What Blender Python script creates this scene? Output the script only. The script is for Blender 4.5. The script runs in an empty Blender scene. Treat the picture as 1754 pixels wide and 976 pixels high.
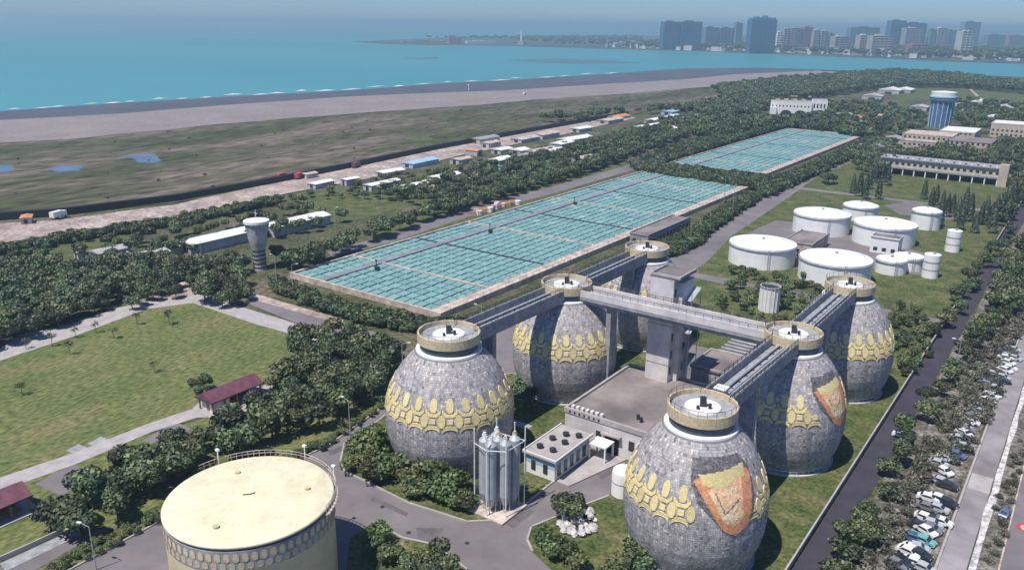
import bpy, bmesh, math, random
from mathutils import Vector, Matrix
from mathutils.geometry import tessellate_polygon
random.seed(11)
R = math.radians
scene = bpy.context.scene
# ------------------------------------------------------------------ site frame
# World: Y runs along the basins and the two rows of digesters, X across them.
# The camera flies at the origin, 84 m up, looking forward and to the left.
F, CX, CY, H = 1400., 877., 488., 84.
PITCH = math.atan(448/1400.); ROLL = R(0.6); AX = R(54.3)
cp, sp = math.cos(PITCH), math.sin(PITCH)
u = (math.cos(AX), math.sin(AX)); v = (u[1], -u[0])
def W(px, py, z=0.):
    """site point at height z seen at a pixel of the survey photograph"""
    x = (px-CX)/F; y = (CY-py)/F
    c, s = math.cos(ROLL), math.sin(ROLL)
    X = x*c - y*s; Y = y*c + x*s
    d = (X, cp+Y*sp, -sp+Y*cp); t = (H-z)/-d[2]
    gx, gy = d[0]*t, d[1]*t
    return (gx*v[0]+gy*v[1], gx*u[0]+gy*u[1])
# camera
cam_d = bpy.data.cameras.new('camera'); cam = bpy.data.objects.new('camera', cam_d)
scene.collection.objects.link(cam); scene.camera = cam
cam_d.sensor_width = 36; cam_d.lens = 36*F/1754.
cam_d.clip_start = 1; cam_d.clip_end = 200000
cam.location = (0, 0, H)
yaw = math.pi/2 - AX
cam.rotation_euler = (Matrix.Rotation(yaw, 3, 'Z') @ Matrix.Rotation(math.pi/2-PITCH, 3, 'X') @ Matrix.Rotation(ROLL, 3, 'Z')).to_euler()
scene.render.resolution_x, scene.render.resolution_y = 1024, 569
# sun and sky
SUN_EL = R(64); sd = (.22, .98)  # direction shadows fall (x, y)
L_ = math.hypot(*sd); sd = (sd[0]/L_, sd[1]/L_)
wd = bpy.data.worlds.new('World'); scene.world = wd; wd.use_nodes = True
nt = wd.node_tree; bg = nt.nodes['Background']
sky = nt.nodes.new('ShaderNodeTexSky'); sky.sky_type = 'NISHITA'; sky.sun_disc = False
sky.sun_elevation = SUN_EL; sky.sun_rotation = math.atan2(-sd[0], -sd[1])
sky.air_density = 1.0; sky.dust_density = 0.2; sky.ozone_density = 4.0
tint = nt.nodes.new('ShaderNodeVectorMath'); tint.operation = 'MULTIPLY'; tint.inputs[1].default_value = (.62, .85, 1.30)
nt.links.new(sky.outputs[0], tint.inputs[0]); nt.links.new(tint.outputs[0], bg.inputs[0]); bg.inputs[1].default_value = 0.078
sun_d = bpy.data.lights.new('sun', 'SUN'); sun = bpy.data.objects.new('sun', sun_d)
scene.collection.objects.link(sun)
sun_d.energy = 4.9; sun_d.angle = R(0.5); sun_d.color = (1, .94, .85)
ld = Vector((sd[0]*math.cos(SUN_EL), sd[1]*math.cos(SUN_EL), -math.sin(SUN_EL)))
sun.rotation_euler = ld.to_track_quat('-Z', 'Y').to_euler()
vs = scene.view_settings
vs.view_transform = 'Standard'; vs.look = 'None'; vs.exposure = 0.12; vs.gamma = 1

# ------------------------------------------------------------------ materials
def mat(name, col, rough=.8, var=.25, scale=1., col2=None, bump=0., metal=0., spec=None, rand=0., attr=0., detail=6, big=0, emis=None):
    m = bpy.data.materials.new(name); m.use_nodes = True
    t = m.node_tree; N, L = t.nodes, t.links
    p = N['Principled BSDF']; p.inputs['Roughness'].default_value = rough; p.inputs['Metallic'].default_value = metal
    if spec is not None: p.inputs['Specular IOR Level'].default_value = spec
    tc = N.new('ShaderNodeTexCoord')
    no = N.new('ShaderNodeTexNoise'); no.inputs['Scale'].default_value = scale; no.inputs['Detail'].default_value = detail
    no.inputs['Roughness'].default_value = .65
    L.new(tc.outputs['Object'], no.inputs['Vector'])
    rp = N.new('ShaderNodeValToRGB')
    c2 = col2 if col2 else tuple(c*(1-var) for c in col)
    rp.color_ramp.elements[0].position = .35; rp.color_ramp.elements[0].color = (*c2, 1)
    rp.color_ramp.elements[1].position = .65; rp.color_ramp.elements[1].color = (*[min(1, c*(1+var*.5)) for c in col], 1)
    L.new(no.outputs['Fac'], rp.inputs['Fac'])
    out = rp.outputs['Color']
    def vary(sock, amt, out):
        mr = N.new('ShaderNodeMapRange'); mr.inputs['To Min'].default_value = 1-amt; mr.inputs['To Max'].default_value = 1+amt
        L.new(sock, mr.inputs['Value'])
        mx = N.new('ShaderNodeVectorMath'); mx.operation = 'SCALE'
        L.new(out, mx.inputs[0]); L.new(mr.outputs[0], mx.inputs['Scale']); return mx.outputs[0]
    if big:
        n2 = N.new('ShaderNodeTexNoise'); n2.inputs['Scale'].default_value = big; n2.inputs['Detail'].default_value = 3
        L.new(tc.outputs['Object'], n2.inputs['Vector']); out = vary(n2.outputs['Fac'], .45, out)
    if rand:
        oi = N.new('ShaderNodeObjectInfo'); out = vary(oi.outputs['Random'], rand, out)
    if attr:
        at = N.new('ShaderNodeAttribute'); at.attribute_name = 'rnd'; out = vary(at.outputs['Fac'], attr, out)
    L.new(out, p.inputs['Base Color'])
    if bump:
        b = N.new('ShaderNodeBump'); b.inputs['Strength'].default_value = bump; b.inputs['Distance'].default_value = .3
        L.new(no.outputs['Fac'], b.inputs['Height']); L.new(b.outputs[0], p.inputs['Normal'])
    return m
def ramp_mat(name, stops, scale, rough=.9, detail=8, scale2=None, stretch=None, bump=0, fine=None):
    """ground cover whose colour wanders between several tones"""
    m = bpy.data.materials.new(name); m.use_nodes = True
    t = m.node_tree; N, L = t.nodes, t.links
    p = N['Principled BSDF']; p.inputs['Roughness'].default_value = rough; p.inputs['Specular IOR Level'].default_value = .2
    tc = N.new('ShaderNodeTexCoord'); mp = N.new('ShaderNodeMapping')
    if stretch: mp.inputs['Scale'].default_value = stretch
    L.new(tc.outputs['Object'], mp.inputs['Vector'])
    no = N.new('ShaderNodeTexNoise'); no.inputs['Scale'].default_value = scale; no.inputs['Detail'].default_value = detail; no.inputs['Roughness'].default_value = .68
    L.new(mp.outputs[0], no.inputs['Vector'])
    rp = N.new('ShaderNodeValToRGB'); cr = rp.color_ramp
    while len(cr.elements) < len(stops): cr.elements.new(.5)
    for e, (pos, c) in zip(cr.elements, stops): e.position = pos; e.color = (*c, 1)
    L.new(no.outputs['Fac'], rp.inputs['Fac'])
    out = rp.outputs['Color']
    if fine:
        n2 = N.new('ShaderNodeTexNoise'); n2.inputs['Scale'].default_value = fine[0]; n2.inputs['Detail'].default_value = 2
        L.new(mp.outputs[0], n2.inputs['Vector'])
        mr = N.new('ShaderNodeMapRange'); mr.inputs['From Min'].default_value = .3; mr.inputs['From Max'].default_value = .7
        mr.inputs['To Min'].default_value = 1-fine[1]; mr.inputs['To Max'].default_value = 1+fine[1]
        L.new(n2.outputs['Fac'], mr.inputs['Value'])
        mx = N.new('ShaderNodeVectorMath'); mx.operation = 'SCALE'
        L.new(out, mx.inputs[0]); L.new(mr.outputs[0], mx.inputs['Scale']); out = mx.outputs[0]
    L.new(out, p.inputs['Base Color'])
    return m
M = {}
M['ground'] = ramp_mat('scrub_ground', [(.3, (.045, .055, .025)), (.5, (.085, .09, .045)), (.62, (.13, .12, .08)), (.75, (.2, .17, .13))], .04, fine=(.6, .5))
M['meadow'] = ramp_mat('salt_meadow', [(.30, (.025, .034, .012)), (.42, (.06, .066, .026)), (.52, (.10, .09, .055)), (.60, (.165, .13, .105)), (.72, (.085, .085, .04))], .011, stretch=(1.5, .4, 1), fine=(.16, .6), detail=12)
M['lawn'] = ramp_mat('lawn_grass', [(.28, (.065, .095, .026)), (.42, (.108, .135, .044)), (.55, (.138, .152, .055)), (.68, (.185, .163, .078)), (.78, (.13, .145, .05))], .05, fine=(.8, .45), stretch=(1.6, .7, 1), detail=12)
M['grass'] = ramp_mat('rough_grass', [(.3, (.035, .055, .016)), (.45, (.075, .098, .032)), (.58, (.12, .122, .05)), (.7, (.19, .155, .10))], .16, fine=(1.4, .5), detail=12)
M['dirt'] = ramp_mat('bare_dirt', [(.3, (.22, .17, .15)), (.5, (.36, .29, .26)), (.7, (.55, .47, .42))], .08, fine=(.5, .35))
M['scrubdirt'] = ramp_mat('stony_scrub', [(.3, (.06, .06, .045)), (.48, (.13, .12, .1)), (.62, (.24, .22, .2)), (.75, (.12, .13, .05))], .18, fine=(1.2, .6))
M['sand'] = ramp_mat('beach_sand', [(.3, (.21, .18, .175)), (.7, (.28, .24, .235))], .02, fine=(.3, .12))
M['wetsand'] = ramp_mat('wet_sand', [(.3, (.075, .075, .085)), (.7, (.115, .11, .12))], .02, rough=.5)
M['asphalt'] = mat('asphalt', (.185, .165, .17), .85, .18, .15, bump=.1, big=.03)
M['patch'] = mat('asphalt_patch', (.13, .115, .125), .85, .3, .4)
M['asphalt2'] = mat('dark_asphalt', (.05, .043, .062), .8, .25, .2)
M['paveslab'] = mat('paving', (.40, .37, .36), .85, .2, .4)
M['conc'] = mat('concrete', (.46, .44, .43), .85, .28, .5, bump=.1, big=.08)
M['concd'] = mat('weathered_concrete', (.32, .325, .34), .85, .35, .6, bump=.1)
M['concroof'] = mat('roof_screed', (.22, .19, .185), .9, .35, .12, bump=.1, big=.05)
M['palewall'] = mat('pale_render', (.62, .58, .57), .85, .22, .3, big=.1)
M['white'] = mat('white_paint', (.80, .79, .76), .5, .1, .6)
M['whitetank'] = mat('white_tank_paint', (.86, .85, .82), .45, .12, .25)
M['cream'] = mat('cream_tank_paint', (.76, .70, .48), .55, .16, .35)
M['cream2'] = mat('cream_seam', (.66, .60, .40), .6, .1, .3)
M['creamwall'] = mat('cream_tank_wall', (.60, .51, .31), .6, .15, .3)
M['dark'] = mat('dark_metal', (.03, .035, .045), .6, .3, 1.)
M['black'] = mat('black_opening', (.012, .012, .015), .7, .3, 1.)
M['blue_neck'] = mat('slate_blue_neck', (.06, .095, .13), .6, .25, .8)
M['tan'] = mat('tan_mosaic', (.62, .51, .32), .75, .3, 2.2)
M['tile_yel'] = mat('yellow_mosaic', (.72, .60, .28), .6, .22, 2.5, rand=.12)
M['tile_peach'] = mat('peach_mosaic', (.84, .50, .30), .65, .3, 1.5, attr=.25)
M['tile_orange'] = mat('orange_mosaic', (.70, .31, .15), .65, .3, 1.5, attr=.25)
M['tile_gray'] = mat('grey_mosaic', (.15, .14, .15), .7, .4, 1.5, attr=.5)
M['tile_light'] = mat('sand_mosaic', (.80, .66, .40), .65, .3, 1.5, attr=.25)
M['clad_back'] = mat('digester_render', (.2, .2, .21), .8, .25, 1.)
M['teal_frame'] = mat('basin_concrete', (.06, .075, .09), .85, .35, .4)
M['rim'] = mat('basin_rim_concrete', (.52, .43, .37), .85, .3, .4, big=.2)
M['channelgray'] = mat('basin_channel_deck', (.24, .25, .28), .8, .3, .3)
M['steel'] = mat('silo_steel', (.42, .45, .48), .45, .2, .5, metal=.1)
M['maroon'] = mat('maroon_roof', (.17, .06, .085), .6, .3, .7)
M['bark'] = mat('bark', (.10, .08, .06), .9, .3, 2.)
M['wood'] = mat('timber_post', (.3, .16, .07), .8, .3, 2.)
M['blue'] = mat('blue_wall', (.10, .16, .29), .6, .25, .3)
M['skyblue'] = mat('pale_blue_paint', (.35, .55, .68), .5, .15, .3)
M['beige'] = mat('beige_wall', (.52, .44, .35), .8, .2, .3)
M['window'] = mat('window_glass', (.03, .04, .05), .15, .3, .5)
M['red'] = mat('red_paint', (.55, .06, .08), .6, .2, .5)
M['yellowp'] = mat('yellow_paint', (.7, .52, .12), .6, .2, .5)
M['orange'] = mat('orange_roof', (.62, .26, .1), .7, .2, .5)
M['rock'] = mat('pale_rock', (.55, .53, .53), .85, .45, 1.5, rand=.25)
M['pond'] = mat('pond_water', (.12, .155, .20), .12, .35, .08)
M['foam'] = mat('surf_foam', (.75, .8, .8), .7, .1, .1)
M['carpaint'] = None

def foliage(name, dark, light, hue=.5):
    m = bpy.data.materials.new(name); m.use_nodes = True
    t = m.node_tree; N, L = t.nodes, t.links
    p = N['Principled BSDF']; p.inputs['Roughness'].default_value = .55; p.inputs['Specular IOR Level'].default_value = .45
    at = N.new('ShaderNodeAttribute'); at.attribute_name = 'rnd'
    rp = N.new('ShaderNodeValToRGB'); rp.color_ramp.elements[0].color = (*dark, 1); rp.color_ramp.elements[1].color = (*light, 1)
    L.new(at.outputs['Fac'], rp.inputs['Fac'])
    oi = N.new('ShaderNodeObjectInfo'); mr = N.new('ShaderNodeMapRange'); mr.inputs['To Min'].default_value = 1-hue; mr.inputs['To Max'].default_value = 1+hue
    L.new(oi.outputs['Random'], mr.inputs['Value'])
    mx = N.new('ShaderNodeVectorMath'); mx.operation = 'SCALE'
    L.new(rp.outputs['Color'], mx.inputs[0]); L.new(mr.outputs[0], mx.inputs['Scale'])
    hs = N.new('ShaderNodeHueSaturation'); h1 = N.new('ShaderNodeMath'); h1.operation = 'MULTIPLY'; h1.inputs[1].default_value = 7.31
    h2 = N.new('ShaderNodeMath'); h2.operation = 'FRACT'; h3 = N.new('ShaderNodeMapRange'); h3.inputs['To Min'].default_value = .455; h3.inputs['To Max'].default_value = .535
    L.new(oi.outputs['Random'], h1.inputs[0]); L.new(h1.outputs[0], h2.inputs[0]); L.new(h2.outputs[0], h3.inputs['Value']); L.new(h3.outputs[0], hs.inputs['Hue']); L.new(mx.outputs[0], hs.inputs['Color'])
    L.new(hs.outputs[0], p.inputs['Base Color'])
    return m
M['leaf'] = foliage('broad_leaves', (.014, .028, .010), (.165, .205, .085))
M['leaf2'] = foliage('hedge_leaves', (.015, .03, .01), (.11, .145, .055))
M['leaf3'] = foliage('conifer_needles', (.012, .026, .016), (.045, .07, .035))
M['leaf4'] = foliage('dry_scrub_leaves', (.06, .065, .035), (.21, .20, .15))
M['leafl'] = foliage('bright_leaves', (.045, .07, .02), (.14, .17, .06))
# sea: teal water with slight ripple
m = bpy.data.materials.new('sea_water'); m.use_nodes = True; t = m.node_tree; N, L = t.nodes, t.links
p = N['Principled BSDF']; p.inputs['Roughness'].default_value = .35; p.inputs['Specular IOR Level'].default_value = .25
tc = N.new('ShaderNodeTexCoord'); no = N.new('ShaderNodeTexNoise'); no.inputs['Scale'].default_value = .0012; no.inputs['Detail'].default_value = 8
mp = N.new('ShaderNodeMapping'); mp.inputs['Rotation'].default_value = (0, 0, R(36)); mp.inputs['Scale'].default_value = (.35, 1.6, 1)
L.new(tc.outputs['Object'], mp.inputs[0]); L.new(mp.outputs[0], no.inputs['Vector'])
rp = N.new('ShaderNodeValToRGB'); rp.color_ramp.elements[0].position = .3; rp.color_ramp.elements[0].color = (.05, .235, .255, 1)
rp.color_ramp.elements[1].position = .7; rp.color_ramp.elements[1].color = (.08, .295, .305, 1)
L.new(no.outputs['Fac'], rp.inputs[0]); L.new(rp.outputs[0], p.inputs['Base Color'])
n2 = N.new('ShaderNodeTexNoise'); n2.inputs['Scale'].default_value = .15; L.new(tc.outputs['Object'], n2.inputs['Vector'])
b = N.new('ShaderNodeBump'); b.inputs['Strength'].default_value = .4; b.inputs['Distance'].default_value = .5
L.new(n2.outputs['Fac'], b.inputs['Height']); L.new(b.outputs[0], p.inputs['Normal']); M['sea'] = m

# cladding: each panel its own tone through the face attribute
def speckle(name, stops, rough=.6, metal=0.):
    m = bpy.data.materials.new(name); m.use_nodes = True; t = m.node_tree; N, L = t.nodes, t.links
    p = N['Principled BSDF']; p.inputs['Roughness'].default_value = rough; p.inputs['Metallic'].default_value = metal
    at = N.new('ShaderNodeAttribute'); at.attribute_name = 'rnd'
    rp = N.new('ShaderNodeValToRGB'); cr = rp.color_ramp
    while len(cr.elements) < len(stops): cr.elements.new(.5)
    for e, (pos, c) in zip(cr.elements, stops): e.position = pos; e.color = (*c, 1)
    L.new(at.outputs['Fac'], rp.inputs[0]); L.new(rp.outputs[0], p.inputs['Base Color'])
    return m
M['clad'] = speckle('digester_cladding', [(0, (.14, .135, .14)), (.1, (.32, .305, .31)), (.5, (.42, .395, .40)), (.88, (.51, .475, .46)), (.94, (.68, .60, .56)), (1, (.80, .70, .64))])
t = M['clad'].node_tree; N, L = t.nodes, t.links   # rain streaks running down the shells
tc = N.new('ShaderNodeTexCoord'); mp = N.new('ShaderNodeMapping'); mp.inputs['Scale'].default_value = (1.1, 1.1, .09); no = N.new('ShaderNodeTexNoise'); no.inputs['Scale'].default_value = 1.1; no.inputs['Detail'].default_value = 5
L.new(tc.outputs['Object'], mp.inputs[0]); L.new(mp.outputs[0], no.inputs['Vector'])
mr = N.new('ShaderNodeMapRange'); mr.inputs['From Min'].default_value = .35; mr.inputs['From Max'].default_value = .65; mr.inputs['To Min'].default_value = .72; mr.inputs['To Max'].default_value = 1.12; L.new(no.outputs['Fac'], mr.inputs['Value'])
mx = N.new('ShaderNodeVectorMath'); mx.operation = 'SCALE'; p = N['Principled BSDF']; src_ = p.inputs['Base Color'].links[0].from_socket
L.new(src_, mx.inputs[0]); L.new(mr.outputs[0], mx.inputs['Scale']); L.new(mx.outputs[0], p.inputs['Base Color'])
M['teal'] = speckle('teal_basin_covers', [(0, (.15, .28, .28)), (.3, (.18, .335, .32)), (.85, (.205, .37, .345)), (.96, (.24, .40, .375)), (1, (.32, .46, .435))], .55)

# ------------------------------------------------------------------ mesh helpers
class MB:
    def __init__(s): s.v = []; s.f = []; s.r = []
    def face(s, pts, r=None):
        n = len(s.v); s.v += [tuple(p) for p in pts]; s.f.append(tuple(range(n, n+len(pts)))); s.r.append(random.random() if r is None else r)
    def add(s, vs, fs, r=None):
        n = len(s.v); s.v += [tuple(p) for p in vs]
        for f in fs: s.f.append(tuple(n+i for i in f)); s.r.append(random.random() if r is None else r)
    def box(s, cx, cy, z0, sx, sy, h, rot=0, r=None):
        c, q = math.cos(rot), math.sin(rot); vs = []
        for z in (z0, z0+h):
            for dx, dy in ((-.5, -.5), (.5, -.5), (.5, .5), (-.5, .5)):
                x, y = dx*sx, dy*sy; vs.append((cx+x*c-y*q, cy+x*q+y*c, z))
        s.add(vs, [(3, 2, 1, 0), (4, 5, 6, 7), (0, 1, 5, 4), (1, 2, 6, 5), (2, 3, 7, 6), (3, 0, 4, 7)], r)
    def b2(s, x0, x1, y0, y1, z0, z1): s.box((x0+x1)/2, (y0+y1)/2, z0, x1-x0, y1-y0, z1-z0)
    def prism(s, poly, z0, z1):
        ar = sum(poly[i][0]*poly[(i+1) % len(poly)][1]-poly[(i+1) % len(poly)][0]*poly[i][1] for i in range(len(poly)))
        if ar < 0: poly = poly[::-1]
        n = len(poly); vs = [(x, y, z0) for x, y in poly]+[(x, y, z1) for x, y in poly]
        fs = [(i, (i+1) % n, n+(i+1) % n, n+i) for i in range(n)]
        tr = tessellate_polygon([[Vector((x, y, 0)) for x, y in poly]])
        for a, b_, c in tr:
            va, vb, vc = poly[a], poly[b_], poly[c]
            cr = (vb[0]-va[0])*(vc[1]-va[1])-(vb[1]-va[1])*(vc[0]-va[0])
            if cr < 0: b_, c = c, b_
            fs.append((n+a, n+b_, n+c)); fs.append((c, b_, a))
        s.add(vs, fs)
    def lathe(s, prof, n=32, x=0, y=0, a0=0, a1=2*math.pi):
        full = abs(a1-a0-2*math.pi) < 1e-6; k = n if full else n+1; vs = []
        for r_, z in prof:
            for i in range(k):
                a = a0+(a1-a0)*i/n; vs.append((x+r_*math.cos(a), y+r_*math.sin(a), z))
        fs = []
        for j in range(len(prof)-1):
            for i in range(n):
                i2 = (i+1) % k; fs.append((j*k+i, j*k+i2, (j+1)*k+i2, (j+1)*k+i))
        s.add(vs, fs)
    def disc(s, r_, z, n=32, x=0, y=0):
        s.add([(x+r_*math.cos(2*math.pi*i/n), y+r_*math.sin(2*math.pi*i/n), z) for i in range(n)], [tuple(range(n))])
    def cyl(s, x, y, z0, z1, r0, r1=None, n=16):
        r1 = r0 if r1 is None else r1
        s.lathe([(r0, z0), (r1, z1)], n, x, y); s.disc(r1, z1, n, x, y)
    def tube(s, p0, p1, r_, n=6):
        p0, p1 = Vector(p0), Vector(p1); d = (p1-p0)
        if d.length < 1e-6: return
        q = d.to_track_quat('Z', 'Y'); vs = []
        for p in (p0, p1):
            for i in range(n):
                a = 2*math.pi*i/n; vs.append(p+q @ Vector((r_*math.cos(a), r_*math.sin(a), 0)))
        s.add(vs, [(i, (i+1) % n, n+(i+1) % n, n+i) for i in range(n)]+[tuple(range(n))[::-1], tuple(range(n, 2*n))])
    def mesh(s, name, m, smooth=False):
        me = bpy.data.meshes.new(name); me.from_pydata(s.v, [], s.f)
        a = me.attributes.new('rnd', 'FLOAT', 'FACE'); a.data.foreach_set('value', s.r)
        me.materials.append(m)
        if smooth: me.polygons.foreach_set('use_smooth', [True]*len(me.polygons))
        me.update(); return me
    def build(s, name, m, parent=None, smooth=False, label=None, kind=None):
        return link(name, s.mesh(name, m, smooth), parent, label, kind)
def link(name, me, parent=None, label=None, kind=None, loc=None, rotz=None):
    o = bpy.data.objects.new(name, me); scene.collection.objects.link(o)
    if parent: o.parent = parent
    if label: o['label'] = label
    if kind: o['kind'] = kind
    if loc: o.location = loc
    if rotz is not None: o.rotation_euler = (0, 0, rotz)
    return o
def thing(name, label, cat, loc=(0, 0, 0), rotz=0, group=None):
    o = bpy.data.objects.new(name, None); scene.collection.objects.link(o); o.empty_display_size = 1
    o.location = (loc[0], loc[1], loc[2] if len(loc) > 2 else 0); o.rotation_euler = (0, 0, rotz)
    o['label'] = label; o['category'] = cat
    if group: o['group'] = group
    return o
def copy_tree(o, parent=None):
    c = o.copy(); scene.collection.objects.link(c)
    if parent: c.parent = parent
    for ch in o.children: copy_tree(ch, c)
    return c
def sheet(name, pts, z, m, thick=0):
    """ground-cover sheet from site points"""
    mb = MB(); poly = list(pts)
    if thick: mb.prism(poly, z-thick, z)
    else:
        tr = tessellate_polygon([[Vector((x, y, 0)) for x, y in poly]])
        fs = []
        for a, b_, c in tr:
            va, vb, vc = poly[a], poly[b_], poly[c]
            if (vb[0]-va[0])*(vc[1]-va[1])-(vb[1]-va[1])*(vc[0]-va[0]) < 0: b_, c = c, b_
            fs.append((a, b_, c))
        mb.add([(x, y, z) for x, y in poly], fs)
    return mb.build(name, m, kind='structure')
def wob(pts, step=12, amp=1.5, seed=0):
    """roughen an outline so natural edges are uneven"""
    rg = random.Random(seed); out = []
    n = len(pts)
    for i in range(n):
        a, b_ = pts[i], pts[(i+1) % n]; d = math.hypot(b_[0]-a[0], b_[1]-a[1]); k = max(1, min(60, int(d/step)))
        for j in range(k):
            t_ = j/k; out.append((a[0]+(b_[0]-a[0])*t_+rg.uniform(-amp, amp)*(j > 0), a[1]+(b_[1]-a[1])*t_+rg.uniform(-amp, amp)*(j > 0)))
    return out
def wobo(pts, step, amp, seed):
    n = len(pts); o = wob(pts+[pts[-1]], step, amp, seed); return o[:next((i for i in range(len(o)) if o[i] == pts[-1]), len(o))+1]
def WP(pts, z=0.): return [W(x, y, z) for x, y in pts]
def rect(x0, x1, y0, y1): return [(x0, y0), (x1, y0), (x1, y1), (x0, y1)]

# ------------------------------------------------------------------ terrain, sea, roads
sheet('ground', [(-9000, -3000), (9000, -3000), (9000, 3500), (-9000, 3500)], 0, M['ground'])
# sea bed and ground beyond continue under the water
sheet('far_ground', [(-60000, 3500), (60000, 3500), (60000, 60000), (-60000, 60000)], -.5, M['ground'])
shore = [(-900, 256), (-300, 220), (0, 192), (200, 178), (400, 166), (600, 156), (740, 145), (860, 139), (1000, 130), (1180, 118), (1300, 117), (1440, 121), (1600, 126), (1754, 133), (2100, 150), (2600, 165)]
sp_ = WP(shore)
sea_poly = sp_ + [(9000+6000, sp_[-1][1]), (60000, 30000), (60000, 60000), (-60000, 60000), (-60000, 0), (-9000, sp_[0][1]-2500)]
sheet('sea', sea_poly, .5, M['sea'])
inner = [(-900, 290), (-300, 245), (0, 207), (200, 196), (400, 180), (600, 166), (740, 160), (860, 156), (1000, 147), (1180, 136), (1260, 128), (1400, 122)]
sheet('wet_sand', WP(shore[:10]+[(1300, 117.5), (1440, 121.5)])+WP(inner[::-1]), .62, M['wetsand'])
in2 = [(-900, 360), (-300, 290), (0, 246), (120, 240), (230, 228), (400, 212), (600, 196), (740, 186), (860, 177), (1000, 166), (1140, 156), (1250, 146), (1330, 138), (1440, 124)]
sheet('beach', WP(inner)+wobo(WP(in2[::-1]), 25, 6, 3), .55, M['sand'])
sheet('salt_meadow', WP([(x, y-(14 if x < 1000 else 4)) for x, y in in2])+WP([(1330, 150), (1190, 175), (1070, 200), (900, 228), (740, 262), (600, 292), (450, 325), (300, 348), (100, 368), (0, 374), (-300, 410), (-900, 470)]), .3, M['meadow'])
M['shoal'] = ramp_mat('shoal', [(.35, (.07, .2, .22)), (.6, (.12, .14, .15))], .03, rough=.4)
sheet('sandbank', wob(WP([(870, 103), (950, 101), (1060, 105), (1100, 108), (1000, 110), (900, 107)]), 40, 8, 5), .75, M['shoal'])
sheet('sandbank', wob(WP([(690, 100), (750, 99), (752, 102), (700, 102)]), 40, 8, 6), .75, M['shoal'])
for k, pp in enumerate([[(208, 267), (262, 265), (272, 273), (262, 281), (232, 277)], [(80, 290), (105, 284), (142, 285), (138, 294), (100, 296)], [(-60, 290), (-20, 284), (26, 283), (18, 294), (-10, 299), (-60, 300)]]):
    sheet('pond', wob(WP(pp), 5, 2.2, k), .36, M['pond'])
for k, pp in enumerate([[(700, 236), (730, 232), (742, 240), (720, 244), (690, 241)]]):
    sheet('pond', wob(WP(pp), 4, .7, k), .36, M['grass'])
# surf lines along the shore
for k in range(26):
    x0 = 10+k*41+random.uniform(-10, 10); x1 = x0+random.uniform(18, 42)
    def sy(x):
        for (a, ya), (c, yc) in zip(shore, shore[1:]):
            if a <= x <= c: return ya+(yc-ya)*(x-a)/(c-a)
        return 118
    o_ = random.uniform(.2, 1.6) if k % 3 else random.uniform(2, 4)
    if x1 < 1080:
        th = random.uniform(.9, 1.7)*(1 if x0 < 700 else .6)
        sheet('surf', WP([(x0, sy(x0)-o_), ((x0+x1)/2, sy((x0+x1)/2)-o_-th), (x1, sy(x1)-o_), ((x0+x1)/2, sy((x0+x1)/2)-o_+.2)]), .8, M['foam'])
# plant ground
sheet('plant_apron', [(-134, -40), (-30, -40), (-30, 575), (-142, 575), (-146, 488), (-141, 396), (-138, 345), (-131, 300), (-131, 190), (-134, 140)], .04, M['asphalt'])
sheet('lawn', WP([(-60, 600), (20, 590), (120, 548), (200, 535), (280, 518), (330, 512), (500, 563), (520, 590), (500, 620), (460, 650), (330, 710), (210, 760), (0, 826), (-60, 850)]), .05, M['lawn'])
sheet('lawn', WP([(-60, 850), (0, 838), (60, 820), (250, 745), (340, 720), (520, 640), (640, 600), (720, 610), (660, 690), (560, 750), (300, 860), (140, 920), (0, 970), (-60, 990)]), .055, M['lawn'])
sheet('grass_verge', WP([(0, 1010), (140, 930), (280, 860), (560, 748), (640, 690), (660, 695), (560, 765), (290, 885), (150, 960), (40, 1020)]), .062, M['grass'])
sheet('drain_channel', WP([(0, 965), (130, 905), (140, 915), (10, 978)]), .07, M['concd'])
sheet('path', WP([(0, 818), (120, 778), (250, 727), (330, 700), (348, 712), (260, 740), (130, 795), (25, 832), (0, 838)]), .09, M['paveslab'])
sheet('path', WP([(320, 716), (380, 714), (440, 700), (462, 680), (470, 650), (520, 632), (512, 626), (462, 646), (448, 665), (440, 655), (340, 690), (330, 700)]), .1, M['paveslab'])
sheet('paved_court', WP([(60, 828), (125, 795), (160, 808), (135, 830), (105, 850)]), .08, M['asphalt'])
sheet('paved_court', WP([(245, 755), (300, 722), (345, 742), (300, 762), (262, 763)]), .08, M['asphalt'])
sheet('gravel_patch', wob(WP([(113, 772), (135, 760), (150, 768), (130, 778)]), 2, .3), .075, M['concd'])
sheet('gravel_patch', wob(WP([(150, 760), (172, 748), (187, 752), (160, 764)]), 2, .3), .075, M['concd'])
sheet('path', WP([(0, 598), (35, 572), (120, 555), (200, 528), (285, 508), (330, 500), (400, 522), (470, 543), (570, 575), (555, 588), (440, 556), (330, 519), (250, 530), (130, 575), (0, 618)]), .085, M['paveslab'])
sheet('path', WP([(90, 525), (180, 492), (260, 478), (262, 483), (190, 502), (110, 532)]), .085, M['dirt'])
sheet('path', WP([(225, 520), (330, 505), (330, 482), (310, 480), (305, 498), (225, 512)]), .088, M['dirt'])
sheet('road', WP([(425, 500), (590, 552), (680, 582), (640, 600), (560, 575), (425, 520)]), .07, M['asphalt'])
sheet('earth_bank', WP([(425, 500), (590, 548), (585, 556), (425, 511)]), .1, M['dirt'])
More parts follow.
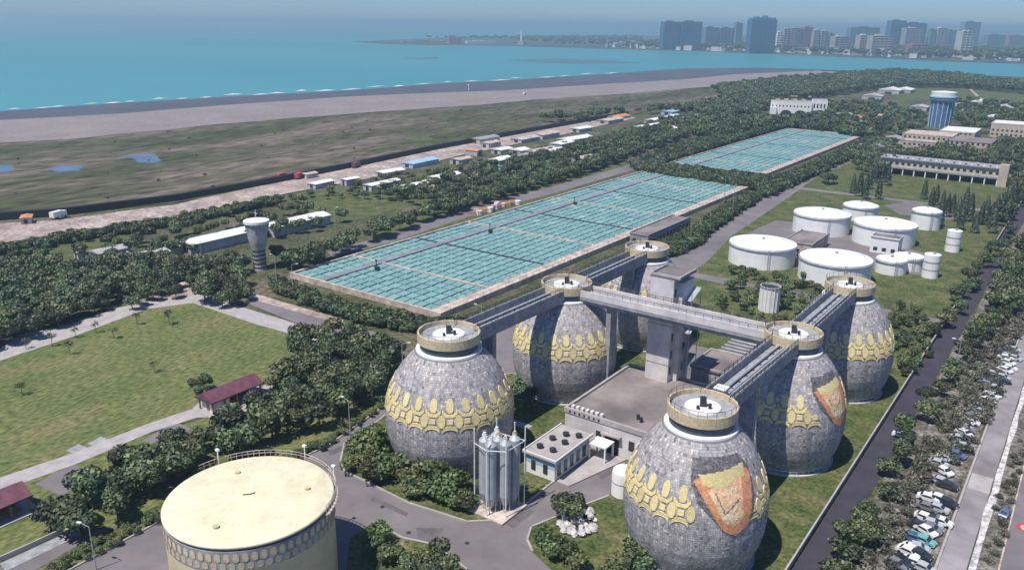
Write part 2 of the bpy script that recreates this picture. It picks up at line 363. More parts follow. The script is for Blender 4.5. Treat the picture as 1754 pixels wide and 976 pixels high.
# road outside the basins (seaward side) and the coastal track
sheet('road', WP([(560, 432), (680, 398), (800, 355), (960, 316), (1090, 279), (1215, 232), (1225, 238), (1100, 287), (960, 328), (800, 372), (680, 412), (570, 440)]), .07, M['asphalt'])
sheet('grass_verge', WP([(640, 400), (760, 355), (900, 316), (1080, 276), (1100, 283), (905, 350), (760, 392), (600, 445), (560, 440)]), .055, M['grass'])
sheet('coastal_track', wob(WP([(-300, 425), (0, 384), (100, 378), (300, 352), (480, 312), (620, 283), (760, 254), (900, 224), (1070, 196), (1090, 203), (960, 232), (800, 264), (640, 305), (480, 335), (300, 372), (130, 398), (0, 418), (-300, 470)]), 15, 1.2, 8), .33, M['dirt'])
sheet('lane', wob(WP([(-60, 446), (0, 428), (40, 415), (120, 402), (240, 384), (290, 376), (292, 380), (150, 408), (60, 428), (0, 445), (-60, 466)]), 12, .8, 9), .09, M['dirt'])
sheet('field', WP([(0, 450), (60, 428), (160, 410), (250, 400), (200, 432), (120, 452), (0, 480)]), .06, M['grass'])
sheet('field', WP([(500, 335), (640, 322), (700, 330), (740, 345), (600, 380), (500, 365)]), .06, M['grass'])
# greens inside the plant
I1 = [(583, 792), (590, 760), (650, 720), (720, 660), (880, 640), (975, 690), (972, 738), (905, 772), (912, 806), (952, 822), (905, 860), (852, 892), (800, 894), (700, 862), (620, 822), (590, 808)]
sheet('grass_island', WP(I1), .16, M['grass'], .14)
I2 = [(903, 925), (910, 903), (1000, 866), (1042, 850), (1072, 790), (1330, 700), (1500, 640)]
sheet('grass_island', WP(I2)+[(-29, 220), (-29, -30), (-70, 40)]+WP([(960, 990), (912, 945)]), .16, M['grass'], .14)
sheet('grass_island', WP([(600, 922), (640, 895), (690, 922), (742, 933), (800, 976), (860, 1010), (640, 1060), (590, 1010)]), .16, M['grass'], .14)
sheet('grass_island', rect(-108, -83.5, 134, 200), .2, M['grass'], .16)
sheet('grass_island', rect(-110.5, -30, 200, 258), .18, M['grass'], .14)
sheet('grass_island', [(-111, 265), (-112, 280), (-119.5, 323), (-126.5, 416), (-129, 445), (-30, 445), (-30, 265)], .18, M['grass'], .14)
sheet('grass_island', [(-130, 452), (-133.5, 500), (-131, 560), (-30, 560), (-30, 452)], .18, M['grass'], .14)
sheet('asphalt_yard', WP([(1330, 378), (1420, 388), (1510, 412), (1600, 440), (1612, 452), (1595, 475), (1500, 462), (1380, 425), (1280, 400)]), .21, M['asphalt'])
sheet('asphalt_yard', WP([(1515, 352), (1560, 345), (1620, 362), (1640, 378), (1540, 368)]), .21, M['asphalt'])
sheet('path', rect(-108, -90, 131.5, 133.6), .22, M['paveslab'])
sheet('field', wob(WP([(1560, 150), (1754, 152), (1800, 170), (1754, 192), (1640, 198), (1630, 170), (1540, 172)]), 20, 3, 61), .06, M['grass'])
sheet('field', wob(WP([(1195, 215), (1260, 200), (1330, 202), (1400, 202), (1410, 212), (1330, 212), (1240, 226)]), 10, 1.5, 62), .06, M['grass'])
sheet('lane', WP([(1660, 153), (1664, 153), (1698, 184), (1692, 186)]), .12, M['dirt'])
for k, q in enumerate(([(712, 903), (760, 905), (742, 934), (716, 922)], [(560, 772), (600, 760), (604, 765), (566, 780)], [(860, 896), (905, 868), (915, 875), (880, 905)], [(640, 850), (700, 878), (696, 884), (634, 857)], [(1010, 800), (1060, 782), (1070, 800), (1030, 822)])):
    sheet('road_patch', wob(WP(q), 2, .15, 70+k), .055, M['patch'])
for px_, py_ in ((655, 868), (800, 930), (930, 850), (560, 800), (700, 912)):
    g_ = W(px_, py_); mb = MB(); mb.cyl(g_[0], g_[1], .03, .07, .42, n=14); mb.build('manhole_cover', M['dark'], kind='structure')
# kerbs
def kerb(pts, z=.30, w=.35, nm='kerb'):
    mb = MB()
    for a, c in zip(pts, pts[1:]):
        d = math.hypot(c[0]-a[0], c[1]-a[1])
        if d > .1: mb.box((a[0]+c[0])/2, (a[1]+c[1])/2, .02, d+.1, w, z-.02, math.atan2(c[1]-a[1], c[0]-a[0]))
    mb.build(nm, M['paveslab'], kind='structure')
kerb(WP(I1+[I1[0]])); kerb(WP(I2[:4])); kerb(WP([(912, 945), (903, 925)]))
kerb(WP([(640, 895), (690, 922), (742, 933), (800, 976)]))
kerb(WP([(40, 1020), (150, 960), (290, 885), (560, 765), (660, 695)]))
# the dark road past the plant wall
sheet('dark_road', rect(-28.3, -23.6, -60, 1200), .12, M['asphalt2'], .1)
# ground right of it
sheet('scrub_ground', wob([(-23, -60), (-10, -60), (-10, 420), (-23, 520)], 10, .4), .06, M['scrubdirt'])
sheet('road', rect(-9.3, -5.4, -60, 700), .16, mat('pale_road', (.27, .25, .255), .85, .2, .2, bump=.1, big=.05), .1)
sheet('verge_strip', rect(-5.0, -1.2, -60, 500), .08, M['scrubdirt'])
sheet('far_road', rect(-1.0, 14, -60, 500), .14, M['asphalt'], .08)
mb = MB(); mb.b2(-9.75, -9.35, -60, 500, 0, .34); mb.build('kerb', M['paveslab'], kind='structure')
sheet('pavement', wob(rect(-5.3, -4.2, -60, 420), 2.5, .22, 77), .24, mat('broken_pavement', (.62, .6, .6), .85, .6, .9), .2)
sheet('concrete_patch', rect(-9.2, -5.5, *sorted([W(1675, 842)[1], W(1680, 815)[1]])), .2, M['paveslab'])
mb = MB(); mb.b2(-1.25, -1.0, -60, 500, 0, .3); mb.build('kerb', M['rim'], kind='structure')
# red ring speed roundel painted on the far road
rc = W(1760, 906)
mb = MB(); mb.lathe([(1.15, .16), (1.75, .16)], 28); mb.add([(1.1*math.cos(i*.3927), 1.1*math.sin(i*.3927), .155) for i in range(16)], [tuple(range(16))])
o = thing('road_roundel', 'red painted ring marking on the far road at the right edge', 'road marking', rc)
r_ = MB(); r_.lathe([(1.15, .165), (1.75, .165)][::-1], 28); r_.build('ring', M['red'], o)
r_ = MB(); r_.disc(1.15, .16, 24); r_.build('centre', M['rim'], o)

# far land: spit, port and the city shore
spit = [(600, 72), (650, 70), (720, 67), (800, 65), (900, 64), (1000, 64), (1100, 62), (1250, 59), (1400, 57), (1560, 56.5), (1754, 58.5), (2100, 62), (2600, 70), (2600, 128), (2100, 118), (1754, 110), (1600, 105), (1540, 102), (1440, 98), (1300, 93), (1180, 88), (1060, 85), (960, 82), (860, 79), (740, 78), (660, 76)]
sheet('far_shore_land', wob(WP(spit), 150, 25, 4), 1.2, ramp_mat('far_shore_ground', [(.3, (.03, .05, .04)), (.5, (.07, .085, .07)), (.7, (.2, .18, .16))], .006))
# low hills beyond the city
mb = MB(); rg = random.Random(5)
hx = [W(x, 57.5+(x-877)*.0105*.3)[0] for x in ()]
pts = []
for i in range(41):
    x = 1400+i*32; g = W(x, 60.5+(x-1754)*.0105); hgt = 30+26*math.sin(i*.35)+22*math.sin(i*.83+1)+rg.uniform(-5, 5)+max(0, (i-8))*1.6
    pts.append((g, max(8, hgt)))
for (g0, h0), (g1, h1) in zip(pts, pts[1:]):
    k = 1.16
    mb.add([(g0[0], g0[1], 0), (g1[0], g1[1], 0), (g1[0]*k, g1[1]*k, h1), (g0[0]*k, g0[1]*k, h0), (g1[0]*1.4, g1[1]*1.4, 0), (g0[0]*1.4, g0[1]*1.4, 0)], [(0, 1, 2, 3), (3, 2, 4, 5)])
mb.build('hills', M['ground'], kind='structure')

# ------------------------------------------------------------------ digesters
PROF = [(9.9, 0), (10.8, 1.5), (11.7, 4), (12.2, 6.2), (12.4, 8.3), (12.4, 10.4), (12.1, 13), (11.4, 15.4), (10.3, 17.8), (9.1, 19.8), (7.9, 21.3), (6.2, 23.2)]
def er(z):
    for (r0, z0), (r1, z1) in zip(PROF, PROF[1:]):
        if z0 <= z <= z1:
            return r0+(r1-r0)*(z-z0)/(z1-z0)
    return PROF[-1][0]
def es(th, z, d=0.):
    r_ = er(z)+d; return (r_*math.cos(th), r_*math.sin(th), z)
# shared egg meshes
fine = [(er(z*.5)-.02, z*.5) for z in range(0, 47)]
mb = MB(); mb.lathe(fine, 64); egg_body = mb.mesh('body', M['clad_back'], True)
mb = MB(); z = .05
while z < 22.7:
    hgt = .38; n = int(2*math.pi*er(z)/.38); off = random.random()
    patch = [random.random() for _ in range(n//7+2)]
    for i in range(n):
        a0, a1 = 2*math.pi*(i+off+.04)/n, 2*math.pi*(i+off+.96)/n
        d = random.uniform(.03, .07); e1 = random.uniform(-.015, .015)
        rr = .8*random.random()+.2*patch[i//7]
        if random.random() < .10: rr = random.choice((.02, .95, .1, .06, .9))
        mb.face([es(a0, z, d+e1), es(a1, z, d-e1), es(a1, z+hgt*.93, d-e1), es(a0, z+hgt*.93, d+e1)], rr)
    z += hgt
egg_clad = mb.mesh('cladding', M['clad'])
def surf_poly(poly, d0=.05, d1=.22, zc=0):
    """raised panel: poly of (arc metres, z) at angle 0"""
    mb = MB(); rr = er(sum(p_[1] for p_ in poly)/len(poly))
    top = [es(s_/rr, z_, d1) for s_, z_ in poly]; bot = [es(s_/rr, z_, d0) for s_, z_ in poly]
    n = len(poly)
    mb.add(top+bot, [tuple(range(n))]+[(i, n+i, n+(i+1) % n, (i+1) % n) for i in range(n)]); return mb
# four motif pieces
NM = 24
leaf_p = surf_poly([(-.3, 15.0), (.3, 15.0), (.6, 15.5), (.66, 16.6), (.42, 17.2), (0, 17.45), (-.42, 17.2), (-.66, 16.6), (-.6, 15.5)]).mesh('leaf_panel', M['tile_yel'])
oval_p = surf_poly([(0, 12.15), (.45, 12.4), (.68, 13.0), (.68, 13.8), (.45, 14.4), (0, 14.65), (-.45, 14.4), (-.68, 13.8), (-.68, 13.0), (-.45, 12.4)]).mesh('oval_panel', M['tile_yel'])
chev_p = surf_poly([(-1.42, 15.0), (-1.36, 15.5), (-.92, 15.1), (-.55, 14.72), (.55, 14.72), (.92, 15.1), (1.36, 15.5), (1.42, 15.0), (1.0, 14.5), (.7, 14.2), (-.7, 14.2), (-1.0, 14.5)]).mesh('chevron_panel', M['tile_yel'])
arch_p = surf_poly([(-1.35, 11.3), (-1.3, 12.0), (-.9, 12.4), (0, 12.65), (.9, 12.4), (1.3, 12.0), (1.35, 11.3), (.85, 11.8), (0, 12.0), (-.85, 11.8)]).mesh('arch_panel', M['tile_yel'])
star_p = surf_poly([(-.5, 13.0), (.5, 13.0), (.5, 13.8), (-.5, 13.8)]).mesh('block_panel', M['tile_yel'])
mb = MB(); mb.lathe([(6.0, 23.0), (6.35, 23.05), (6.3, 23.4), (5.4, 23.5)], 48); ring_m = mb.mesh('neck_ring', M['white'], False)
mb = MB(); mb.lathe([(5.5, 23.3), (5.5, 25.0)], 48); neck_m = mb.mesh('neck', M['blue_neck'], True)
mb = MB(); mb.lathe([(5.4, 24.85), (5.95, 24.9), (5.95, 26.75), (5.6, 26.75), (5.6, 25.9)], 48); cap_m = mb.mesh('collar', M['tan'])
mb = MB(); mb.disc(5.62, 25.9, 48); deck_m = mb.mesh('roof_deck', M['concd'])
mb = MB(); mb.cyl(0, 0, 25.92, 26.25, 3.1, 3.0, 32); hatch_m = mb.mesh('dome_plate', M['white'])
mb = MB()
mb.box(0, 0, 26.26, 1.0, 1.0, 1.5); mb.box(1.3, -.9, 26.26, .6, .5, .5); mb.box(-1.6, .5, 26.26, .9, .4, .35); mb.cyl(.9, 1.1, 26.26, 27.1, .28, n=8)
mixer_m = mb.mesh('mixer_gear', M['dark'])
mb = MB()
for i in range(24):
    a, a2 = 2*math.pi*i/24, 2*math.pi*(i+1)/24
    mb.tube((5.8*math.cos(a), 5.8*math.sin(a), 26.7), (5.8*math.cos(a), 5.8*math.sin(a), 27.7), .035, 4)
    for zz in (27.7,): mb.tube((5.8*math.cos(a), 5.8*math.sin(a), zz), (5.8*math.cos(a2), 5.8*math.sin(a2), zz), .04, 4)
rail_m = mb.mesh('railing', M['dark'])
mb = MB()
for i in range(48):
    a, a2 = 2*math.pi*i/48, 2*math.pi*(i+1)/48
    mb.tube((10.6*math.cos(a), 10.6*math.sin(a), .95), (10.6*math.cos(a2), 10.6*math.sin(a2), .95), .07, 4)
    mb.tube((10.6*math.cos(a), 10.6*math.sin(a), .2), (10.6*math.cos(a), 10.6*math.sin(a), .95), .05, 4)
brail_m = mb.mesh('base_railing', M['white'])
mb = MB(); mb.lathe([(11.2, 0), (11.2, .3), (9.1, .32)], 48); plinth_m = mb.mesh('plinth', M['conc'])
def mosaic(root, name, m, th0, inside, s0, s1, z0, z1, d=.24, c=.2, label=None):
    mb = MB(); zz = z0
    while zz < z1:
        rr = er(zz); s_ = s0
        while s_ < s1:
            if inside(s_+c/2, zz+c/2):
                q = .004
                mb.face([es(th0+(s_+q)/rr, zz+q, d), es(th0+(s_+c-q)/rr, zz+q, d), es(th0+(s_+c-q)/rr, zz+c-q, d), es(th0+(s_+q)/rr, zz+c-q, d)])
            s_ += c
        zz += c
    mb.build(name, m, root, label=label, kind='stuff')
def pip(poly):
    def f(x, y):
        ins = False; n = len(poly)
        for i in range(n):
            x0, y0 = poly[i]; x1, y1 = poly[(i+1) % n]
            if (y0 > y) != (y1 > y) and x < (x1-x0)*(y-y0)/(y1-y0)+x0: ins = not ins
        return ins
    return f
def seg(pl, w):
    def f(x, y):
        for (x0, y0), (x1, y1) in zip(pl, pl[1:]):
            dx, dy = x1-x0, y1-y0; t_ = max(0, min(1, ((x-x0)*dx+(y-y0)*dy)/(dx*dx+dy*dy)))
            if math.hypot(x-x0-t_*dx, y-y0-t_*dy) < w: return True
        return False
    return f
def drum(root, th0, sc=1.):
    """big orange vessel mosaic: dark grey field, rim, tapering body, light linework"""
    g = [(-4.6, 21.7), (3.6, 21.9), (5.6, 20.0), (6.4, 17.0), (6.0, 12.6), (3.4, 10.2), (-1.2, 12.0), (-4.6, 15.5), (-5.4, 18.5)]
    b_ = [(-5.0, 18.6), (-3.6, 19.0), (4.2, 20.2), (5.8, 19.0), (5.6, 14.0), (4.6, 11.2), (2.2, 9.7), (-.2, 10.8), (-2.6, 14.4)]
    i_ = [(-2.8, 17.4), (3.6, 18.6), (3.6, 12.8), (2.0, 11.6), (-.5, 12.8)]
    rim_ = [(-4.0, 19.4), (4.4, 20.6), (4.4, 18.8), (1.5, 18.3), (-.2, 17.5), (-3.4, 18.0)]
    hz = [(x*sc, 14.6+(z_-14.6)*sc) for x, z_ in g]
    S_ = lambda P_: [(x*sc, 14.6+(z_-14.6)*sc) for x, z_ in P_]
    G_, B_, I_, R_ = pip(S_(g)), pip(S_(b_)), pip(S_(i_)), pip(S_(rim_))
    lines = seg(S_([(-2.2, 16.9), (-.8, 14.6), (-.1, 13.0), (1.6, 14.2), (3.2, 15.2)]), .3)
    lines2 = seg(S_([(-.2, 16.8), (2.4, 17.5)]), .25); lines3 = seg(S_([(.8, 15.3), (2.2, 15.9), (2.0, 16.6)]), .22); lines4 = seg(S_([(.6, 12.5), (2.8, 13.2)]), .55)
    dk = seg(S_([(-1.4, 16.8), (.1, 13.6), (1.6, 14.8), (3.0, 15.9)]), .10)
    L1 = lambda x, y: B_(x, y) and (lines(x, y) or lines2(x, y) or lines3(x, y) or lines4(x, y))
    D1 = lambda x, y: dk(x, y) and not L1(x, y)
    mosaic(root, 'grey_field', M['tile_gray'], th0, lambda x, y: (G_(x, y) and not B_(x, y) and not R_(x, y)) or D1(x, y), -7, 7, 9, 22.4)
    mosaic(root, 'vessel_body', M['tile_orange'], th0, lambda x, y: B_(x, y) and not I_(x, y) and not R_(x, y) and not L1(x, y) and not D1(x, y), -7, 7, 9, 22.4)
    mosaic(root, 'vessel_face', M['tile_peach'], th0, lambda x, y: I_(x, y) and not R_(x, y) and not L1(x, y) and not D1(x, y), -7, 7, 9, 22.4)
    mosaic(root, 'vessel_rim', M['tile_yel'], th0, R_, -7, 7, 9, 22.4)
    mosaic(root, 'line_work', M['tile_light'], th0, L1, -7, 7, 9, 22.4)
def digester(b_, a_, label, rot, drum_dir=None, dsc=1.):
    t_ = thing('digester', label, 'digester', (b_, a_, 0), 0, 'egg-shaped sludge digesters in two rows')
    link('body', egg_body, t_); c_ = link('cladding', egg_clad, t_, kind='stuff', rotz=rot)
    link('neck_ring', ring_m, t_); link('neck', neck_m, t_); co = link('collar', cap_m, t_); link('railing', rail_m, co)
    dk_ = link('roof_deck', deck_m, t_); link('dome_plate', hatch_m, dk_); link('mixer_gear', mixer_m, dk_, rotz=rot)
    link('plinth', plinth_m, t_); link('base_railing', brail_m, t_)
    k_ = 1.035 if (b_ < -80 and a_ < 130) else 1.0 if b_ < -80 else .94; t_.scale = (k_, k_, 1)
    for i in range(NM):
        th = 2*math.pi*i/NM+rot; th2 = th+math.pi/NM
        def clear(x, lim=.56): return drum_dir is None or abs((x-drum_dir-.04+math.pi) % (2*math.pi)-math.pi) > lim*dsc
        if clear(th):
            link('leaf_panel', leaf_p, t_, rotz=th); link('chevron_panel', chev_p, t_, rotz=th)
        if clear(th, .42): link('block_panel', star_p, t_, rotz=th); link('arch_panel', arch_p, t_, rotz=th)
        if clear(th2, .42): link('oval_panel', oval_p, t_, rotz=th2)
    if drum_dir is not None: drum(t_, drum_dir, dsc)
    return t_
EG = [(-97.0, 114), (-96.0, 155.5), (-95.7, 196), (-44.2, 114), (-43.0, 155.5), (-42.6, 196)]
to_cam = lambda x, y: math.atan2(-y, -x)
digester(*EG[0], 'grey egg digester behind the steel silos, nearest of the left row', to_cam(*EG[0]))
digester(*EG[1], 'grey egg digester in the middle of the left row beside the flat-roofed building', to_cam(*EG[1])+.03)
digester(*EG[2], 'farthest egg digester of the left row, half hidden behind the stair tower', to_cam(*EG[2]))
digester(*EG[3], 'largest-looking front egg digester with a big orange vessel mosaic facing us', to_cam(*EG[3])+.1, to_cam(*EG[3])+.42, .94)
digester(*EG[4], 'egg digester with an orange vessel mosaic on its right side, middle of right row', to_cam(*EG[4]), to_cam(*EG[4])+.93, .82)
digester(*EG[5], 'farthest egg digester of the right row, beside the dark road', to_cam(*EG[5])+.08)

# ------------------------------------------------------------------ elevated walkways between the digester tops
def walkway(p0, p1, label, legs=True, w=5.4, pm_='concd'):
    x0, y0 = p0; x1, y1 = p1; d = math.hypot(x1-x0, y1-y0); ang = math.atan2(y1-y0, x1-x0)
    t_ = thing('elevated_walkway', label, 'walkway', (x0, y0, 0), ang, 'walkways joining the digester tops')
    a, e = 4.6, d-4.6
    mb = MB(); mb.b2(a, e, -w/2, w/2, 23.9, 24.6); mb.b2(a+.1, e-.1, -w/2+.5, w/2-.5, 23.0, 23.9); mb.build('deck', M['concd'], t_)
    for s_ in (-1, 1):
        mb = MB(); y_ = s_*(w/2-.16); mb.b2(a, e, y_-.2, y_+.2, 24.62, 26.15); mb.build('parapet', M[pm_], t_)
        mb = MB(); n = int((e-a)/1.9)
        for i in range(n+1):
            x = a+(e-a)*i/n; mb.tube((x, y_, 26.15), (x, y_, 27.0), .05, 4)
        mb.tube((a, y_, 27.0), (e, y_, 27.0), .07, 4); mb.tube((a, y_, 26.6), (e, y_, 26.6), .05, 4); mb.build('handrail', M['dark'], t_)
    for y_, r_ in ((-.95, .24), (-.3, .18), (.9, .3)):
        mb = MB(); mb.tube((a, y_, 24.62+r_+.15), (e, y_, 24.62+r_+.15), r_, 8)
        mb.build('pipe', M['steel'], t_)
    mb = MB(); n = int((e-a)/3.2)
    for i in range(n): mb.b2(a+(i+.5)*(e-a)/n-.12, a+(i+.5)*(e-a)/n+.12, -1.7, 1.7, 24.61, 24.76)
    mb.build('pipe_supports', M['dark'], t_)
    if legs:
        for x in ((a+7.9, e-7.9) if legs is True else legs):
            mb = MB(); mb.b2(x-.6, x+.6, -1.5, 1.5, 0, 22.99); mb.build('pier', M['concd'], t_)
walkway(EG[0], EG[1], 'grey pipe walkway on piers from the nearest left digester to the middle one', (12.5,))
walkway(EG[1], EG[2], 'grey pipe walkway from the middle left digester to the farthest left one', (30.5,))
walkway(EG[3], EG[4], 'grey pipe walkway from the front digester to the middle right one', (20.5,))
walkway(EG[4], EG[5], 'grey pipe walkway from the middle right digester to the farthest right one', (20.,))
walkway(EG[1], EG[4], 'long grey cross walkway touching the front of the stair tower', (12.3,), 5.0, 'palewall')  # paler parapets than the others: sunlight on this face put into their colour
# pale sunlit box at the front digester's walkway foot
t_ = thing('equipment_hut', 'small pale blue box standing on the walkway behind the front digester cap', 'hut', (-44.2, 121.6, 24.62))
mb = MB(); mb.b2(-.9, .9, -.9, .9, 0, 1.9); mb.build('wall', M['skyblue'], t_)
mb = MB(); mb.b2(-1.05, 1.05, -1.05, 1.05, 1.9, 2.08); mb.build('roof', M['white'], t_)

# ------------------------------------------------------------------ stair tower
t_ = thing('stair_tower', 'tall square concrete stair tower in the middle of the digesters', 'tower', (-75.9, 158.3, 0))
mb = MB(); mb.b2(0, 5.6, 0, 5.0, 0, 31.3); mb.b2(5.6, 6.9, 2.0, 8.0, 0, 30.2); mb.b2(0.3, 5.6, 5.0, 8.2, 0, 30.9); mb.build('wall', M['palewall'], t_)
mb = MB(); mb.b2(-.1, 7.0, -.1, 8.4, 31.3, 31.6); mb.build('roof', M['concroof'], t_)
mb = MB(); mb.b2(-.1, 7.0, -.1, .15, 31.6, 32.1); mb.b2(-.1, .15, .15, 8.4, 31.6, 32.1); mb.b2(6.75, 7.0, .15, 8.4, 31.6, 32.1); mb.build('parapet', M['conc'], t_)
for i, zz in enumerate((8.5, 12.5, 16.6, 20.8, 27)):
    mb = MB(); mb.b2(5.61, 5.68, .7, 1.4, zz, zz+1.9); mb.build('window', M['window'], t_)
for zz in (9, 14, 19, 24):
    mb = MB(); mb.b2(6.91, 6.97, 4.0, 5.1, zz, zz+1.6); mb.build('window', M['window'], t_)
for zz in (11, 20.3): mb = MB(); mb.b2(-.06, 5.6, -.06, 0, zz, zz+.18); mb.build('string_course', M['concd'], t_)
mb = MB()
for k in range(2, 7):
    z0 = k*4.; mb.add([(7.0, 8.2, z0), (8.6, 8.2, z0), (8.6, 3.2, z0+2), (7.0, 3.2, z0+2)], [(0, 1, 2, 3)]); mb.add([(7.0, 3.2, z0+2), (8.6, 3.2, z0+2), (8.6, 8.2, z0+4), (7.0, 8.2, z0+4)], [(0, 1, 2, 3)])
    for yy in (3.2, 8.2): mb.tube((8.6, yy, z0), (8.6, yy, z0+4), .09, 4)
mb.build('outside_stair', M['steel'], t_)

# ------------------------------------------------------------------ flat-roofed buildings among the digesters
t_ = thing('machine_hall', 'wide low concrete hall with a flat weathered roof between the digester rows', 'building', (-81.7, 133.4, 0))
WX, LY = 27.5, 29.
mb = MB(); mb.b2(0, WX, 0, LY, 0, 6.6); mb.build('wall', M['palewall'], t_)
mb = MB(); mb.b2(.35, WX-.35, .35, LY-.35, 6.6, 6.85); mb.build('roof', M['concroof'], t_)
mb = MB()
for q in ((-.2, WX+.2, -.2, .34), (-.2, .34, .34, LY), (WX-.34, WX+.2, .34, LY), (.34, WX-.34, LY-.34, LY)): mb.b2(*q, 6.3, 7.35)
mb.build('parapet', M['paveslab'], t_)
mb = MB(); mb.b2(9.8, 13, -.1, .12, 0, 4.2); mb.build('doorway', M['black'], t_)
mb = MB(); mb.b2(9.2, 13.6, -1.1, -.2, 4.4, 4.75); mb.build('door_canopy', M['paveslab'], t_)
for x in (7.6, 15.2, 18.8):
    mb = MB(); mb.b2(x, x+1.3, -.08, .1, 2.2, 4.3); mb.build('window', M['window'], t_)
for i in range(7):
    mb = MB(); mb.b2(1.0+i*1.15, 1.6+i*1.15, .7, 1.5, 6.86, 7.7); mb.build('roof_vent', M['white'], t_)
    mb = MB(); mb.b2(1.1+i*1.15, 1.5+i*1.15, -.26, -.2, 6.5, 7.0); mb.build('scupper', M['dark'], t_)
for p_ in ((14.5, 5.0), (15.6, 4.2), (22., 21.), (20, 24)):
    mb = MB(); mb.cyl(p_[0], p_[1], 6.86, 7.9, .35, n=10); mb.build('roof_pipe', M['dark'], t_)
t_ = thing('louvre_roof_building', 'low building with a dark slatted roof light beside the pink flat roofs', 'building', (-71.5, 171, 0))
mb = MB(); mb.b2(1.5, 17, 0, 12, 0, 6.5); mb.build('wall', M['conc'], t_)
mb = MB(); mb.b2(1.2, 17.2, -.3, 12.2, 6.5, 6.9); mb.build('roof', M['concroof'], t_)
mb = MB(); mb.b2(1.2, 17.2, 11.8, 12.2, 6.9, 7.4); mb.b2(1.2, 17.2, -.3, 0, 6.9, 7.3); mb.b2(1.2, 1.55, 0, 11.8, 6.9, 7.3); mb.build('parapet', M['paveslab'], t_)
mb = MB(); mb.b2(2, 9.5, 14, 24, 0, 5.6); mb.b2(10.5, 22, 14.5, 26.5, 0, 6.2); mb.build('annex_wall', M['conc'], t_)
mb = MB(); mb.b2(10.3, 22.2, 14.3, 26.7, 6.2, 6.5); mb.build('annex_roof', M['concroof'], t_)
for i in range(9):
    mb = MB(); y_ = 14.4+i*1.1; mb.add([(2, y_, 5.65), (9.5, y_, 5.65), (9.5, y_+.75, 6.35), (2, y_+.75, 6.35)], [(0, 1, 2, 3)]); mb.b2(2, 9.5, y_+.76, y_+.84, 5.61, 6.35); mb.build('louvre', M['dark'] if i % 2 else M['concd'], t_)

# annex with four roof fans
t_ = thing('blower_house', 'small white two-storey block with dark vents on its flat roof by the silos', 'building', (-80.3, 117.2, 0))
mb = MB(); mb.b2(0, 6.6, 0, 12.8, 0, 4.4); mb.build('wall', M['white'], t_)
mb = MB(); mb.b2(-.05, 6.65, -.05, 12.85, 2.6, 4.0); mb.build('window_band', M['skyblue'], t_)
mb = MB(); mb.b2(-.6, 7.2, -.6, 13.4, 4.4, 4.75); mb.build('roof', M['paveslab'], t_)
mb = MB(); mb.b2(-.6, 7.2, -.6, -.4, 4.75, 5.05); mb.b2(-.6, -.4, -.4, 13.4, 4.75, 5.05); mb.b2(7.0, 7.2, -.4, 13.4, 4.75, 5.05); mb.build('parapet', M['white'], t_)
for x, y in ((1.5, 2.4), (4.4, 2.6), (1.7, 6.6), (4.6, 6.6), (3.0, 9.6), (5.4, 10.6)):
    mb = MB(); mb.cyl(x, y, 4.76, 5.5, .55, .7, 10); mb.build('roof_vent', M['dark'], t_)
for i in range(5):
    mb = MB(); mb.b2(6.66, 6.74, 1+i*2.3, 2.1+i*2.3, .9, 3.3); mb.build('window', M['window'], t_)
for i in range(2):
    mb = MB(); mb.b2(1.2+i*2.8, 2.2+i*2.8, -.12, -.06, 1.2, 3.2); mb.build('window', M['window'], t_)
t_ = thing('porch', 'open white-framed porch between the white block and the hall doorway', 'porch', (-73.2, 128.8, 0))
mb = MB(); mb.b2(0, 4, 0, 3.6, 3.4, 3.7); mb.build('roof', M['white'], t_)
for x, y in ((.2, .2), (3.8, .2), (.2, 3.4), (3.8, 3.4)): mb = MB(); mb.b2(x-.15, x+.15, y-.15, y+.15, 0, 3.4); mb.build('post', M['white'], t_)
sheet('ramp', [(-73.4, 117.5), (-70.6, 117.5), (-66.5, 133), (-72.5, 133)], .3, M['paveslab'], .25)

# steel silo cluster
t_ = thing('steel_silos', 'cluster of tall grey steel silos in a white pole frame beside the left digester', 'silos', (*W(846, 872), 0), 0); t_.scale = (.9, .9, 1)
for i, (x, y, r_) in enumerate(((-1.9, -.6, 1.15), (.1, 1.2, 1.15), (.3, -1.5, 1.15), (2.3, .6, 1.15), (-1.3, 2.6, 1.15), (2.6, 3.3, 1.15))):
    mb = MB(); mb.lathe([(.5, 1.5), (r_, 3.4), (r_, 13.8), (.25, 14.7)], 16, x, y); s_ = mb.build('silo', M['steel'], t_)
    mb = MB()
    for k in range(4):
        a = k*math.pi/2+.4; mb.tube((x+r_*.85*math.cos(a), y+r_*.85*math.sin(a), 0), (x+r_*.85*math.cos(a), y+r_*.85*math.sin(a), 3.6), .1, 5)
    mb.build('stand', M['steel'], s_)
    mb = MB(); mb.cyl(x, y, 14.7, 15.3, .3, n=8); mb.b2(x-.5, x+.4, y-.2, y+.3, 14.5, 14.9); mb.build('cap', M['tan'] if i % 2 else M['white'], s_)
for x, y in ((-3.2, -2.2), (.6, -3.2), (3.9, -1.3), (-2.4, 4), (4.2, 4.6), (1.5, 4.8)):
    mb = MB(); mb.tube((x, y, 0), (x, y, 16.2), .13, 6); mb.build('frame_pole', M['white'], t_)
for x0, y0, x1, y1 in ((-3.2, -2.2, .6, -3.2), (.6, -3.2, 3.9, -1.3), (3.9, -1.3, 4.2, 4.6), (-2.4, 4, 4.2, 4.6), (-3.2, -2.2, -2.4, 4)):
    for zz in (13.4,): mb = MB(); mb.tube((x0, y0, zz), (x1, y1, zz), .08, 5); mb.build('frame_beam', M['white'], t_)
mb = MB(); mb.box(.5, .6, 0.1, 8.6, 8.6, .3); mb.build('slab', M['rim'], t_)
mb = MB(); mb.box(-5.6, 3, .2, 2.2, 1.4, 1.3, .3); mb.build('pump_box', M['dark'], t_)

